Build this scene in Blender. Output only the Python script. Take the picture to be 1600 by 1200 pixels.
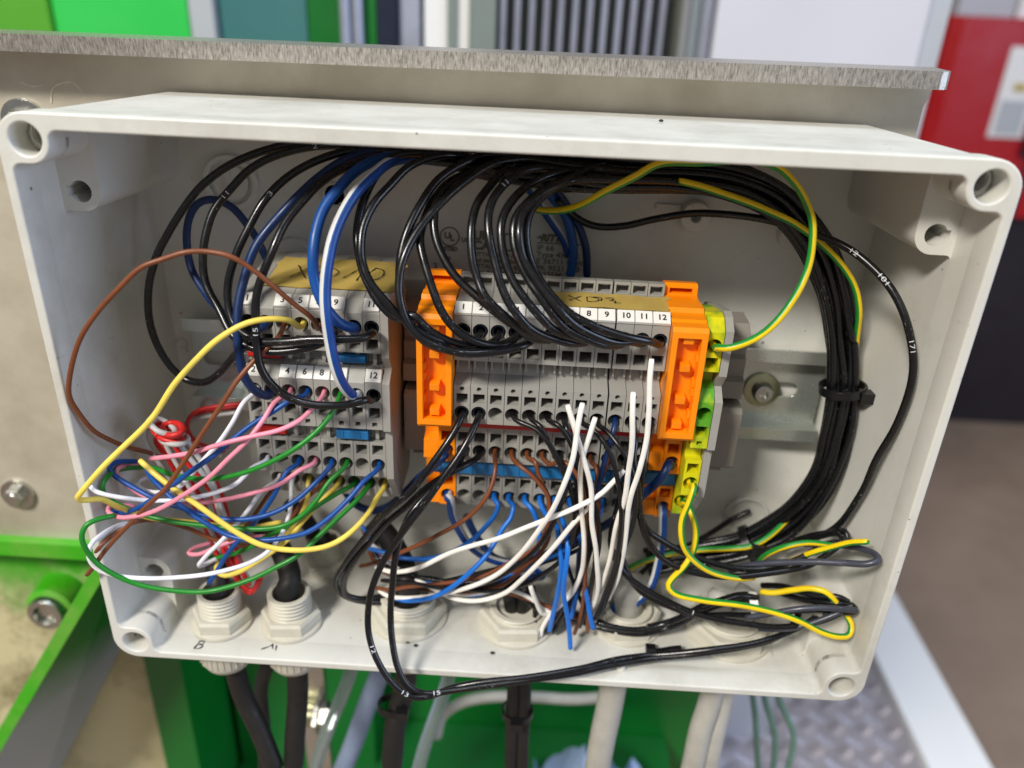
import bpy, bmesh, math, random
from mathutils import Vector, Matrix

random.seed(7)
scene = bpy.context.scene
for o in list(bpy.data.objects):
    bpy.data.objects.remove(o, do_unlink=True)
S = 0.001                                   # everything below is measured in millimetres

# ------------------------------------------------------------------ camera
cam_d = bpy.data.cameras.new("camera")
cam = bpy.data.objects.new("camera", cam_d)
scene.collection.objects.link(cam)
scene.camera = cam
cam_d.sensor_width = 36.0
cam_d.lens = 28.6
cam_d.clip_start = 0.005
cam_d.clip_end = 60.0
right = Vector((0.99820, 0.04493, 0.03970))
down = Vector((0.05549, -0.44176, -0.89542))
fwd = Vector((-0.02269, 0.89601, -0.44345))
rm = Matrix((right, -down, -fwd)).transposed()
cam.matrix_world = Matrix.Translation(Vector((10.06, -203.7, 123.5)) * S) @ rm.to_4x4()
cam_d.dof.use_dof = True
cam_d.dof.focus_distance = 0.240
cam_d.dof.aperture_fstop = 8.0

# ------------------------------------------------------------------ light
world = bpy.data.worlds.new("World")
scene.world = world
world.use_nodes = True
bg = world.node_tree.nodes["Background"]
bg.inputs[0].default_value = (0.95, 0.96, 0.97, 1)
bg.inputs[1].default_value = 0.25

def area(name, loc, target, size, size_y, power, col):
    d = bpy.data.lights.new(name, 'AREA')
    d.shape = 'RECTANGLE'
    d.size, d.size_y, d.energy, d.color = size, size_y, power, col
    o = bpy.data.objects.new(name, d)
    scene.collection.objects.link(o)
    o.location = loc
    o.rotation_euler = (Vector(target) - Vector(loc)).to_track_quat('-Z', 'Y').to_euler()
    return o
area("ceiling_lamp", (-0.95, -1.45, 1.52), (0.02, 0, 0), 0.46, 0.28, 58, (1.0, 0.95, 0.87))
area("hall_daylight", (1.75, -0.42, 0.40), (0.0, 0.02, 0), 0.8, 1.2, 17, (0.58, 0.72, 1.0))
area("skylight", (0.25, -0.15, 2.6), (0.1, 0.2, 0), 1.6, 1.2, 36, (0.74, 0.85, 1.0))
scene.view_settings.view_transform = 'Standard'
scene.view_settings.look = 'None'
scene.view_settings.exposure = 0.12
scene.view_settings.gamma = 1.0
scene.render.engine = 'CYCLES'
scene.cycles.use_denoising = True
scene.cycles.max_bounces = 7
scene.cycles.diffuse_bounces = 4
scene.cycles.glossy_bounces = 3
scene.render.resolution_x, scene.render.resolution_y = 1024, 768

# ------------------------------------------------------------------ materials
def srgb(r, g, b):
    f = lambda c: c / 12.92 if c <= .04045 else ((c + .055) / 1.055) ** 2.4
    return (f(r / 255), f(g / 255), f(b / 255), 1)

def new_mat(name):
    m = bpy.data.materials.new(name)
    m.use_nodes = True
    nt = m.node_tree
    return m, nt, nt.nodes["Principled BSDF"]

def node(nt, kind, **kw):
    n = nt.nodes.new(kind)
    for k, v in kw.items():
        if k in n.inputs.keys():
            n.inputs[k].default_value = v
        else:
            setattr(n, k, v)
    return n

def ramp(nt, src, stops):
    r = nt.nodes.new("ShaderNodeValToRGB")
    el = r.color_ramp.elements
    el[0].position, el[0].color = stops[0]
    el[1].position, el[1].color = stops[-1]
    for p, c in stops[1:-1]:
        e = el.new(p); e.color = c
    nt.links.new(src, r.inputs[0])
    return r

def mix(nt, fac, a, b, mode='MIX'):
    m = nt.nodes.new("ShaderNodeMix")
    m.data_type = 'RGBA'; m.blend_type = mode
    for sock, v in ((m.inputs[0], fac), (m.inputs[6], a), (m.inputs[7], b)):
        if hasattr(v, 'is_output'): nt.links.new(v, sock)
        else: sock.default_value = v
    return m.outputs[2]

def noise(nt, scale, detail=4, rough=.6, vec=None, stretch=None):
    n = node(nt, "ShaderNodeTexNoise", Scale=scale, Detail=detail, Roughness=rough)
    if vec is None:
        vec = node(nt, "ShaderNodeTexCoord").outputs["Object"]
    if stretch:
        mp = node(nt, "ShaderNodeMapping"); mp.inputs["Scale"].default_value = stretch
        nt.links.new(vec, mp.inputs[0]); vec = mp.outputs[0]
    nt.links.new(vec, n.inputs["Vector"])
    return n.outputs["Fac"]

def plastic(name, col, rough=.42, var=.10, dirt=None, dirt_amt=.3, bev=0, bump=.04, scale=60, spec=.5, sss=0, specks=False, mott=400):
    m, nt, b = new_mat(name)
    c = Vector(col[:3])
    n1 = noise(nt, scale, 5)
    r1 = ramp(nt, n1, [(.3, (*(c * (1 - var)), 1)), (.7, (*(c * (1 + var * .5)), 1))])
    out = r1.outputs[0]
    if dirt:
        n2 = noise(nt, scale * .35, 8, .72)
        r2 = ramp(nt, n2, [(.48, (0, 0, 0, 1)), (.72, (dirt_amt,) * 3 + (1,))])
        out = mix(nt, r2.outputs[0], out, dirt)
    if specks:
        v = node(nt, "ShaderNodeTexVoronoi", Scale=170.0)
        nt.links.new(node(nt, "ShaderNodeTexCoord").outputs["Object"], v.inputs["Vector"])
        n3 = noise(nt, 40, 2)
        thr = ramp(nt, n3, [(.44, (0, 0, 0, 1)), (.72, (.10,) * 3 + (1,))])
        lt = node(nt, "ShaderNodeMath", operation='LESS_THAN')
        nt.links.new(v.outputs["Distance"], lt.inputs[0]); nt.links.new(thr.outputs[0], lt.inputs[1])
        fac = node(nt, "ShaderNodeMath", operation='MULTIPLY'); fac.inputs[1].default_value = .75
        nt.links.new(lt.outputs[0], fac.inputs[0])
        out = mix(nt, fac.outputs[0], out, (.06, .05, .04, 1))
    if specks:      # rub marks and fine scratches of a used moulding
        for st_, col_ in (((.06, 1, 1), (.60, .59, .56, 1)), ((1, .08, .5), (.30, .28, .24, 1))):
            sc_ = noise(nt, 420, 5, .72, stretch=st_)
            pa_ = noise(nt, 26, 3)
            f1 = ramp(nt, sc_, [(.64, (0, 0, 0, 1)), (.70, (.5, .5, .5, 1))])
            f2 = ramp(nt, pa_, [(.50, (0, 0, 0, 1)), (.62, (1, 1, 1, 1))])
            out = mix(nt, mix(nt, 1.0, f1.outputs[0], f2.outputs[0], 'MULTIPLY'), out, col_)
    nt.links.new(out, b.inputs["Base Color"])
    n4 = noise(nt, scale * 2, 4)
    rr = ramp(nt, n4, [(.3, (rough * .8,) * 3 + (1,)), (.7, (min(1, rough * 1.25),) * 3 + (1,))])
    nt.links.new(rr.outputs[0], b.inputs["Roughness"])
    b.inputs["Specular IOR Level"].default_value = spec
    if sss:
        b.inputs["Subsurface Weight"].default_value = sss
        b.inputs["Subsurface Radius"].default_value = (.0015, .001, .0006)
        b.inputs["Subsurface Scale"].default_value = 1
    if bump or bev:
        bp = node(nt, "ShaderNodeBump", Strength=bump, Distance=.0004)
        nt.links.new(noise(nt, mott * 2.5, 3), bp.inputs["Height"])
        if bev:
            bv = node(nt, "ShaderNodeBevel", Radius=bev * S); bv.samples = 4
            nt.links.new(bv.outputs[0], bp.inputs["Normal"])
        nt.links.new(bp.outputs[0], b.inputs["Normal"])
    return m

def metal(name, col, rough=.3, var=.15, scale=80, stretch=None, metallic=1.0, bump=.08, dirt=None, dscale=12, damt=.7, bev=0):
    m, nt, b = new_mat(name)
    c = Vector(col[:3])
    n1 = noise(nt, scale, 6, .65, stretch=stretch)
    r1 = ramp(nt, n1, [(.3, (*(c * (1 - var)), 1)), (.7, (*(c * (1 + var)), 1))])
    out = r1.outputs[0]
    b.inputs["Metallic"].default_value = metallic
    if dirt:
        n2 = noise(nt, dscale, 8, .68)
        r2 = ramp(nt, n2, [(.45, (0, 0, 0, 1)), (.68, (damt,) * 3 + (1,))])
        out = mix(nt, r2.outputs[0], out, dirt)
    nt.links.new(out, b.inputs["Base Color"])
    rr = ramp(nt, n1, [(.25, (rough * .7,) * 3 + (1,)), (.75, (min(1, rough * 1.35),) * 3 + (1,))])
    nt.links.new(rr.outputs[0], b.inputs["Roughness"])
    bp = node(nt, "ShaderNodeBump", Strength=bump, Distance=.0005)
    nt.links.new(n1, bp.inputs["Height"])
    if bev:
        bv = node(nt, "ShaderNodeBevel", Radius=bev * S); bv.samples = 4
        nt.links.new(bv.outputs[0], bp.inputs["Normal"])
    nt.links.new(bp.outputs[0], b.inputs["Normal"])
    return m

def wire_mat(name, col, stripe=None, frac=.3, rough=.36, twist=0.0, prints=False, sheen=.5):
    """PVC insulation: UV u runs along the wire in mm, v runs round it."""
    m, nt, b = new_mat(name)
    c = Vector(col[:3])
    n1 = noise(nt, 130, 4)
    out = ramp(nt, n1, [(.3, (*(c * .86), 1)), (.7, (*(c * 1.08), 1))]).outputs[0]
    uv = node(nt, "ShaderNodeUVMap")
    sp = node(nt, "ShaderNodeSeparateXYZ")
    nt.links.new(uv.outputs[0], sp.inputs[0])
    if stripe:
        tw = node(nt, "ShaderNodeMath", operation='MULTIPLY_ADD')
        tw.inputs[1].default_value = twist
        nt.links.new(sp.outputs[0], tw.inputs[0]); nt.links.new(sp.outputs[1], tw.inputs[2])
        fr = node(nt, "ShaderNodeMath", operation='FRACT'); nt.links.new(tw.outputs[0], fr.inputs[0])
        lt = node(nt, "ShaderNodeMath", operation='LESS_THAN'); lt.inputs[1].default_value = frac
        nt.links.new(fr.outputs[0], lt.inputs[0])
        out = mix(nt, lt.outputs[0], out, stripe)
    if prints:   # worn white ink: short broken strokes along two lines of the insulation
        nn = node(nt, "ShaderNodeTexNoise", Scale=1.0, Detail=3.0, Roughness=.7)
        mp = node(nt, "ShaderNodeMapping"); mp.inputs["Scale"].default_value = (.33, 22, 1)
        nt.links.new(uv.outputs[0], mp.inputs[0]); nt.links.new(mp.outputs[0], nn.inputs["Vector"])
        big = node(nt, "ShaderNodeTexNoise", Scale=.045, Detail=1.0)
        nt.links.new(uv.outputs[0], big.inputs["Vector"])
        a = ramp(nt, nn.outputs["Fac"], [(.65, (0, 0, 0, 1)), (.68, (1, 1, 1, 1))])
        g = ramp(nt, big.outputs["Fac"], [(.54, (0, 0, 0, 1)), (.60, (.7, .7, .7, 1))])
        out = mix(nt, mix(nt, 1.0, a.outputs[0], g.outputs[0], 'MULTIPLY'), out, (.55, .55, .55, 1))
    nt.links.new(out, b.inputs["Base Color"])
    n2 = noise(nt, 300, 4)
    rr = ramp(nt, n2, [(.3, (rough * .75,) * 3 + (1,)), (.7, (rough * 1.3,) * 3 + (1,))])
    nt.links.new(rr.outputs[0], b.inputs["Roughness"])
    b.inputs["Specular IOR Level"].default_value = sheen
    bp = node(nt, "ShaderNodeBump", Strength=.06, Distance=.0004)
    nt.links.new(noise(nt, 420, 3), bp.inputs["Height"]); nt.links.new(bp.outputs[0], b.inputs["Normal"])
    return m

M = {}
M['box'] = plastic("enclosure_plastic", srgb(212, 211, 203), .42, .05, srgb(126, 118, 100), .42, bump=.09, scale=30, specks=True)
M['nut'] = plastic("gland_plastic", srgb(205, 201, 186), .45, .05, srgb(120, 110, 90), .25, bev=.25, scale=90)
M['grey'] = plastic("terminal_grey", srgb(158, 156, 150), .38, .05, bev=.14, scale=120, bump=.05)
M['greyd'] = plastic("end_stop_grey", srgb(140, 134, 126), .48, .05, bev=.3, scale=120)
M['orange'] = plastic("orange_plastic", srgb(255, 144, 8), .35, .05, bev=.18, scale=120, bump=.05)
M['tag'] = plastic("marker_white", srgb(232, 230, 224), .45, .03, bev=.12, scale=150)
M['red'] = plastic("jumper_red", srgb(190, 32, 30), .35, .08, bev=.15, scale=150)
M['jblue'] = plastic("jumper_blue", srgb(28, 112, 172), .30, .10, bev=.15, scale=150)
M['ink'] = plastic("black_ink", srgb(28, 27, 30), .6, .1, bump=0)
M['mould'] = plastic("moulded_grey_print", srgb(120, 115, 104), .5, .06, bump=0)
M['wprint'] = plastic("white_wire_print", srgb(205, 207, 214), .5, .15, scale=900, bump=0)
M['collar'] = plastic("ferrule_collar", srgb(22, 34, 48), .28, .1, bump=0)
M['tin'] = metal("tinned_copper", srgb(200, 196, 188), .25, .1, 400)
M['rail'] = metal("chromated_rail", srgb(214, 222, 220), .24, .06, 14, metallic=.78, dirt=srgb(196, 192, 156), damt=.35, dscale=14, bev=.3)
M['zinc'] = metal("zinc_steel", srgb(196, 196, 190), .27, .12, 60, bev=.3)
M['washer'] = metal("yellow_washer", srgb(186, 184, 150), .38, .1, 60, bev=.3)
M['inner_metal'] = metal("clamp_metal", srgb(120, 112, 100), .4, .2, 200)
M['tie'] = plastic("cable_tie_black", srgb(20, 20, 22), .3, .1, bev=.15, bump=0)

def pe_material():
    m, nt, b = new_mat("green_yellow_plastic")
    n = noise(nt, 110, 3, .55, stretch=(1, .6, .5))
    r = ramp(nt, n, [(.45, srgb(216, 210, 22)), (.60, srgb(88, 160, 40))])
    nt.links.new(r.outputs[0], b.inputs["Base Color"])
    b.inputs["Roughness"].default_value = .36
    bv = node(nt, "ShaderNodeBevel", Radius=.15 * S); nt.links.new(bv.outputs[0], b.inputs["Normal"])
    return m
M['pe'] = pe_material()
M['tape'] = None
def tape_material():
    m, nt, b = new_mat("masking_tape")
    n = noise(nt, 70, 6, .7)
    w = noise(nt, 900, 3, .6, stretch=(.25, 1, 1))
    r = ramp(nt, n, [(.3, srgb(176, 148, 70)), (.7, srgb(206, 180, 98))])
    o = mix(nt, w, r.outputs[0], srgb(186, 160, 84))
    nt.links.new(o, b.inputs["Base Color"])
    b.inputs["Roughness"].default_value = .55
    bp = node(nt, "ShaderNodeBump", Strength=.35, Distance=.0003)
    nt.links.new(w, bp.inputs["Height"]); nt.links.new(bp.outputs[0], b.inputs["Normal"])
    return m
M['tape'] = tape_material()

W = {
    'black': wire_mat("wire_black", srgb(15, 15, 18), rough=.27, prints=True, sheen=.55),
    'blackthin': wire_mat("wire_black_thin", srgb(17, 16, 17), rough=.30, sheen=.5),
    'slate': wire_mat("wire_slate", srgb(62, 64, 76), rough=.34, prints=True),
    'navy': wire_mat("wire_navy", srgb(9, 42, 92), rough=.41),
    'blue': wire_mat("wire_blue", srgb(10, 74, 150), rough=.41),
    'sky': wire_mat("wire_bright_blue", srgb(24, 112, 208), rough=.41),
    'bluewhite': wire_mat("wire_blue_white", srgb(12, 66, 140), srgb(208, 210, 210), .25, rough=.41),
    'white': wire_mat("wire_white", srgb(246, 242, 234), rough=.43),
    'lilac': wire_mat("wire_cool_white", srgb(236, 236, 244), rough=.43),
    'yellow': wire_mat("wire_yellow", srgb(238, 212, 92), rough=.43),
    'pink': wire_mat("wire_pink", srgb(238, 146, 166), rough=.41),
    'green': wire_mat("wire_green", srgb(26, 128, 34), rough=.41),
    'brown': wire_mat("wire_brown", srgb(120, 66, 36), rough=.43),
    'red': wire_mat("wire_red", srgb(206, 36, 34), rough=.41),
    'lgrey': wire_mat("wire_light_grey", srgb(186, 184, 182), rough=.43),
    'gy': wire_mat("wire_green_yellow", srgb(240, 206, 18), srgb(30, 134, 48), .46, rough=.34, twist=.0007),
    'sheath': wire_mat("cable_sheath_black", srgb(34, 32, 30), rough=.55, sheen=.35),
    'conduit': wire_mat("cable_sheath_grey", srgb(176, 174, 166), rough=.45),
}

# ------------------------------------------------------------------ builders
COL = scene.collection
ORG = {}

def empty(name, org, label=None, cat=None, group=None):
    o = bpy.data.objects.new(name, None)
    o.empty_display_size = .01
    o.location = Vector(org) * S
    COL.objects.link(o)
    ORG[o.name] = Vector(org)
    return tag(o, label, cat, group)

def tag(o, label=None, cat=None, group=None, kind=None):
    if label: o["label"] = label
    if cat: o["category"] = cat
    if group: o["group"] = group
    if kind: o["kind"] = kind
    return o

def link_mesh(name, me, mat, parent=None, org=None):
    o = bpy.data.objects.new(name, me)
    COL.objects.link(o)
    if mat: 
        me.materials.clear(); me.materials.append(mat)
    if parent is not None:
        o.parent = parent
        o.location = (Vector(org) - ORG[parent.name]) * S if org is not None else (0, 0, 0)
        ORG[o.name] = Vector(org) if org is not None else ORG[parent.name]
    else:
        o.location = Vector(org or (0, 0, 0)) * S
        ORG[o.name] = Vector(org or (0, 0, 0))
    return o

class MB:
    """collects shapes in world millimetres (x right, y into the box, z up)"""
    def __init__(s): s.v, s.f, s.sm = [], [], []
    def add(s, vs, fs, smooth=False):
        n = len(s.v); s.v += [Vector(p) for p in vs]
        s.f += [tuple(i + n for i in f) for f in fs]; s.sm += [smooth] * len(fs)
        return s
    def box(s, x0, x1, y0, y1, z0, z1):
        vs = [(x, y, z) for x in (x0, x1) for y in (y0, y1) for z in (z0, z1)]
        return s.add(vs, [(0, 1, 3, 2), (4, 6, 7, 5), (0, 4, 5, 1), (2, 3, 7, 6), (0, 2, 6, 4), (1, 5, 7, 3)])
    def prism_x(s, prof, x0, x1):
        """profile of (z, y) points swept along x"""
        n = len(prof)
        vs = [(x0, y, z) for z, y in prof] + [(x1, y, z) for z, y in prof]
        return s.add(vs, [tuple(range(n)), tuple(range(2 * n - 1, n - 1, -1))] + [(i, i + n, (i + 1) % n + n, (i + 1) % n) for i in range(n)])
    def prism_z(s, prof, z0, z1):
        n = len(prof)
        vs = [(x, y, z0) for x, y in prof] + [(x, y, z1) for x, y in prof]
        return s.add(vs, [tuple(range(n)), tuple(range(2 * n - 1, n - 1, -1))] + [(i, i + n, (i + 1) % n + n, (i + 1) % n) for i in range(n)])
    def lathe(s, c, axis, prof, n=24, smooth=True, phase=0, closed=False):
        """prof: (radius, distance along axis); swept round axis through c"""
        a = Vector(axis).normalized(); t = a.orthogonal().normalized(); b = a.cross(t); c = Vector(c)
        vs, fs = [], []
        for r, h in prof:
            for k in range(n):
                g = 2 * math.pi * k / n + phase
                vs.append(c + a * h + (t * math.cos(g) + b * math.sin(g)) * r)
        m = len(prof)
        for i in range(m if closed else m - 1):
            for k in range(n):
                j = (i + 1) % m
                fs.append((i * n + k, i * n + (k + 1) % n, j * n + (k + 1) % n, j * n + k))
        if not closed:
            fs.append(tuple(range(n - 1, -1, -1))); fs.append(tuple((m - 1) * n + k for k in range(n)))
        return s.add(vs, fs, smooth)
    def cyl(s, c, axis, r, h, n=24, smooth=True): return s.lathe(c, axis, [(r, 0), (r, h)], n, smooth)
    def mesh(s, name, org):
        me = bpy.data.meshes.new(name)
        me.from_pydata([(p - Vector(org)) * S for p in s.v], [], s.f)
        bm = bmesh.new(); bm.from_mesh(me); bmesh.ops.recalc_face_normals(bm, faces=bm.faces); bm.to_mesh(me); bm.free()
        me.polygons.foreach_set("use_smooth", s.sm)
        return me
    def build(s, name, mat, parent=None, org=None):
        o_ = org if org is not None else (ORG[parent.name] if parent is not None else (0, 0, 0))
        ob = link_mesh(name, s.mesh(name, o_), mat, parent, o_)
        if any(s.sm):
            auto_smooth(ob.data)
        return ob

def auto_smooth(me, ang=40):
    bm = bmesh.new(); bm.from_mesh(me)
    for e in bm.edges:
        if len(e.link_faces) == 2 and e.calc_face_angle(0) > math.radians(ang): e.smooth = False
    bm.to_mesh(me); bm.free()

def boolean(me_a, me_b, op='DIFFERENCE'):
    a = bpy.data.objects.new("tmp_a", me_a); b = bpy.data.objects.new("tmp_b", me_b)
    COL.objects.link(a); COL.objects.link(b)
    md = a.modifiers.new("b", 'BOOLEAN'); md.object = b; md.operation = op; md.solver = 'EXACT'
    md.use_self = True
    dg = bpy.context.evaluated_depsgraph_get(); dg.update()
    me = bpy.data.meshes.new_from_object(a.evaluated_get(dg))
    bpy.data.objects.remove(a); bpy.data.objects.remove(b)
    return me

FONTS = {}
def text_mesh(body, size, extrude=.05, bold=0.0, align='CENTER'):
    """flat lettering as a mesh in millimetres: x along the line, y up, z out of the page"""
    cu = bpy.data.curves.new("t", 'FONT'); cu.body = body; cu.size = size
    cu.align_x = align; cu.align_y = 'CENTER'; cu.extrude = extrude; cu.offset = bold
    cu.resolution_u = 3
    o = bpy.data.objects.new("t", cu); COL.objects.link(o)
    dg = bpy.context.evaluated_depsgraph_get(); dg.update()
    me = bpy.data.meshes.new_from_object(o.evaluated_get(dg))
    bpy.data.objects.remove(o); bpy.data.curves.remove(cu)
    return me

def put_text(name, body, size, c, xdir, ydir, mat, parent, extrude=.04, bold=0.0, align='CENTER', shear=0.0, sx=1.0):
    me = text_mesh(body, size, extrude, bold, align)
    xd, yd = Vector(xdir).normalized(), Vector(ydir).normalized(); zd = xd.cross(yd)
    c = Vector(c) - (ORG[parent.name] if parent is not None else Vector((0, 0, 0)))
    for v in me.vertices:
        p = v.co
        v.co = (c + xd * (p.x * sx + p.y * shear) + yd * p.y + zd * p.z) * S
    ob = link_mesh(name, me, mat, parent, None)
    return ob

def catmull(pts, step=1.3, wave=0.0):
    P = [Vector(p) for p in pts]
    if len(P) == 2: P = [P[0], (P[0] + P[1]) / 2, P[1]]
    Q = [P[0] * 2 - P[1]] + P + [P[-1] * 2 - P[-2]]
    dense = []
    for i in range(1, len(Q) - 2):
        p0, p1, p2, p3 = Q[i - 1:i + 3]
        t0 = 0.0; t1 = t0 + max((p1 - p0).length, 1e-4) ** .5; t2 = t1 + max((p2 - p1).length, 1e-4) ** .5; t3 = t2 + max((p3 - p2).length, 1e-4) ** .5
        n = max(4, int((p2 - p1).length / .35))
        for k in range(n):
            t = t1 + (t2 - t1) * k / n
            a1 = p0 * ((t1 - t) / (t1 - t0)) + p1 * ((t - t0) / (t1 - t0))
            a2 = p1 * ((t2 - t) / (t2 - t1)) + p2 * ((t - t1) / (t2 - t1))
            a3 = p2 * ((t3 - t) / (t3 - t2)) + p3 * ((t - t2) / (t3 - t2))
            b1 = a1 * ((t2 - t) / (t2 - t0)) + a2 * ((t - t0) / (t2 - t0))
            b2 = a2 * ((t3 - t) / (t3 - t1)) + a3 * ((t - t1) / (t3 - t1))
            dense.append(b1 * ((t2 - t) / (t2 - t1)) + b2 * ((t - t1) / (t2 - t1)))
    dense.append(P[-1])
    ph = P[0].x * 1.3 + P[-1].z * .7; s = 0.0; n_ = len(dense); wob = []
    for i, p in enumerate(dense):          # hand-bent wires are never perfectly smooth
        if i: s += (p - dense[i - 1]).length
        k = min(1, i / 30, (n_ - 1 - i) / 30) * wave
        wob.append(p + Vector((math.sin(s * .11 + ph), math.sin(s * .08 + ph * 2.1), math.sin(s * .095 + ph * 1.7))) * (.42 * k) + Vector((math.sin(s * .27 + ph * 3), 0, math.sin(s * .23 + ph * 5))) * (.08 * k))
    dense = wob
    out = [dense[0]]; acc = 0
    for a, b in zip(dense, dense[1:]):
        acc += (b - a).length
        if acc >= step: out.append(b); acc = 0
    if (out[-1] - dense[-1]).length > .2: out.append(dense[-1])
    return out

def frames(path, up=Vector((0, -1, .5))):
    T = []
    for i in range(len(path)):
        d = path[min(i + 1, len(path) - 1)] - path[max(i - 1, 0)]
        T.append(d.normalized() if d.length > 1e-9 else Vector((0, 0, 1)))
    n = (up - T[0] * up.dot(T[0])).normalized()
    N = [n]
    for i in range(1, len(path)):
        q = T[i - 1].rotation_difference(T[i]); n = q @ n
        n = (n - T[i] * n.dot(T[i])).normalized(); N.append(n)
    return T, N

def fixed_frames(path, ref=Vector((-.02, -.9, .44))):
    """frames whose normal keeps to one side of the wire, so that a stripe does not wander"""
    T, _ = frames(path); N = []
    for t in T:
        n = ref - t * ref.dot(t)
        if n.length < .25 and N: n = N[-1] - t * N[-1].dot(t)
        N.append(n.normalized())
    for _k in range(6): N = [N[0]] + [(N[i - 1] + N[i] * 2 + N[i + 1]).normalized() for i in range(1, len(N) - 1)] + [N[-1]]
    N = [(n - t * n.dot(t)).normalized() for n, t in zip(N, T)]
    return T, N

def tube_mesh(name, path, r, sides=10, org=(0, 0, 0), fixed=False, roll=0.0):
    T, N = fixed_frames(path) if fixed else frames(path); org = Vector(org)
    vs, fs, uvs = [], [], []
    L = [0.0]
    for a, b in zip(path, path[1:]): L.append(L[-1] + (b - a).length)
    for i, p in enumerate(path):
        b = T[i].cross(N[i])
        rr = r
        if i == 0 or i == len(path) - 1: rr = r * .86
        for k in range(sides):
            g = 2 * math.pi * (k / sides) + roll
            vs.append((p + (N[i] * math.cos(g) + b * math.sin(g)) * rr - org) * S)
    for i in range(len(path) - 1):
        for k in range(sides):
            k2 = (k + 1) % sides
            fs.append((i * sides + k, i * sides + k2, (i + 1) * sides + k2, (i + 1) * sides + k))
            v0, v1 = k / sides, (k + 1) / sides
            uvs += [(L[i], v0), (L[i], v1), (L[i + 1], v1), (L[i + 1], v0)]
    n = len(path)
    fs.append(tuple(range(sides - 1, -1, -1))); fs.append(tuple((n - 1) * sides + k for k in range(sides)))
    uvs += [(0, k / sides) for k in range(sides - 1, -1, -1)] + [(L[-1], k / sides) for k in range(sides)]
    me = bpy.data.meshes.new(name)
    me.from_pydata(vs, [], fs)
    uvl = me.uv_layers.new(name="UVMap")
    uvl.data.foreach_set("uv", [c for uv in uvs for c in uv])
    me.polygons.foreach_set("use_smooth", [True] * (len(fs) - 2) + [False] * 2)
    return me

def outline_rrect(hw, hz, r, n=8, zc=0.0):
    pts = []
    for cx, cz, a0 in ((hw - r, hz - r, 0), (-hw + r, hz - r, 90), (-hw + r, -hz + r, 180), (hw - r, -hz + r, 270)):
        for k in range(n + 1):
            g = math.radians(a0 + 90 * k / n)
            pts.append((cx + r * math.cos(g), cz + zc + r * math.sin(g)))
    return pts

def plate_with_holes(name, loops, y0, y1, bevel=0.0):
    """2-D outlines (x, z) filled between y0 and y1, first loop outside, the others holes"""
    cu = bpy.data.curves.new(name, 'CURVE'); cu.dimensions = '2D'; cu.fill_mode = 'BOTH'
    for lp in loops:
        sp = cu.splines.new('POLY'); sp.points.add(len(lp) - 1); sp.use_cyclic_u = True
        for q, (x, z) in zip(sp.points, lp): q.co = (x, z, 0, 1)
    cu.extrude = (y1 - y0) / 2 - bevel; cu.bevel_depth = bevel; cu.bevel_resolution = 2; cu.offset = -bevel
    o = bpy.data.objects.new(name, cu); COL.objects.link(o)
    dg = bpy.context.evaluated_depsgraph_get(); dg.update()
    me = bpy.data.meshes.new_from_object(o.evaluated_get(dg))
    bpy.data.objects.remove(o); bpy.data.curves.remove(cu)
    for v in me.vertices:
        x, z, d = v.co
        v.co = (x, (y0 + y1) / 2 - d, z)       # still in mm
    return me
# ------------------------------------------------------------------ setting: workshop floor and machine frame
M['floor'] = plastic("brown_floor", srgb(146, 126, 110), .55, .12, srgb(90, 74, 62), .5, scale=4, bump=.1)
M['plate'] = metal("stained_steel_sheet", srgb(198, 191, 174), .44, .07, 10, metallic=.25, dirt=srgb(126, 112, 84), dscale=11, damt=.5, bump=.02)
M['cut'] = metal("sawn_steel_edge", srgb(196, 188, 178), .30, .42, 1900, stretch=(1, 1, .22), metallic=.85, bump=.35)
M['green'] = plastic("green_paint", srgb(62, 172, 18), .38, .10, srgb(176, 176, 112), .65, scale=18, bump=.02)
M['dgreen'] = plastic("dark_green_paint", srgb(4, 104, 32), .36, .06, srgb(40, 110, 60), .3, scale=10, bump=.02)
M['bgreen'] = plastic("machine_green_paint", srgb(52, 196, 84), .35, .05, scale=8, bump=0)
M['olive'] = plastic("olive_green_paint", srgb(84, 160, 44), .4, .06, scale=8, bump=0)
M['teal'] = plastic("teal_cabinet", srgb(58, 112, 112), .4, .08, scale=5, bump=0)
M['white'] = plastic("white_paint", srgb(232, 231, 230), .4, .03, scale=6, bump=0)
M['door'] = plastic("door_paint", srgb(206, 206, 214), .4, .04, scale=5, bump=0)
M['pale'] = plastic("pale_grey_paint", srgb(178, 182, 188), .4, .05, scale=6, bump=0)
M['midgrey'] = plastic("mid_grey_paint", srgb(122, 132, 128), .45, .06, scale=8, bump=0)
M['fin'] = metal("fin_aluminium", srgb(168, 172, 190), .40, .06, 20, metallic=.55)
M['finbed'] = plastic("radiator_bed", srgb(98, 100, 90), .5, .08, scale=12, bump=0)
M['dark'] = plastic("dark_machine_paint", srgb(36, 30, 40), .5, .15, scale=6, bump=0)
M['maroon'] = plastic("red_cabinet_paint", srgb(172, 8, 20), .38, .06, scale=6, bump=0)
M['navyp'] = plastic("navy_post_paint", srgb(18, 26, 50), .4, .06, scale=8, bump=0)
M['alu'] = metal("chequer_aluminium", srgb(186, 180, 186), .40, .10, 40, metallic=.6, dirt=srgb(140, 130, 124), damt=.5, dscale=20)
M['beige'] = metal("stained_beige_sheet", srgb(214, 204, 160), .5, .08, 9, metallic=.1, dirt=srgb(110, 100, 66), dscale=14, damt=.75)
M['clear'] = plastic("cloudy_hose", srgb(206, 218, 224), .16, .05, scale=30, bump=0, spec=.7)
M['clear'].node_tree.nodes["Principled BSDF"].inputs["Transmission Weight"].default_value = .8
M['overspray'] = None
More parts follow.
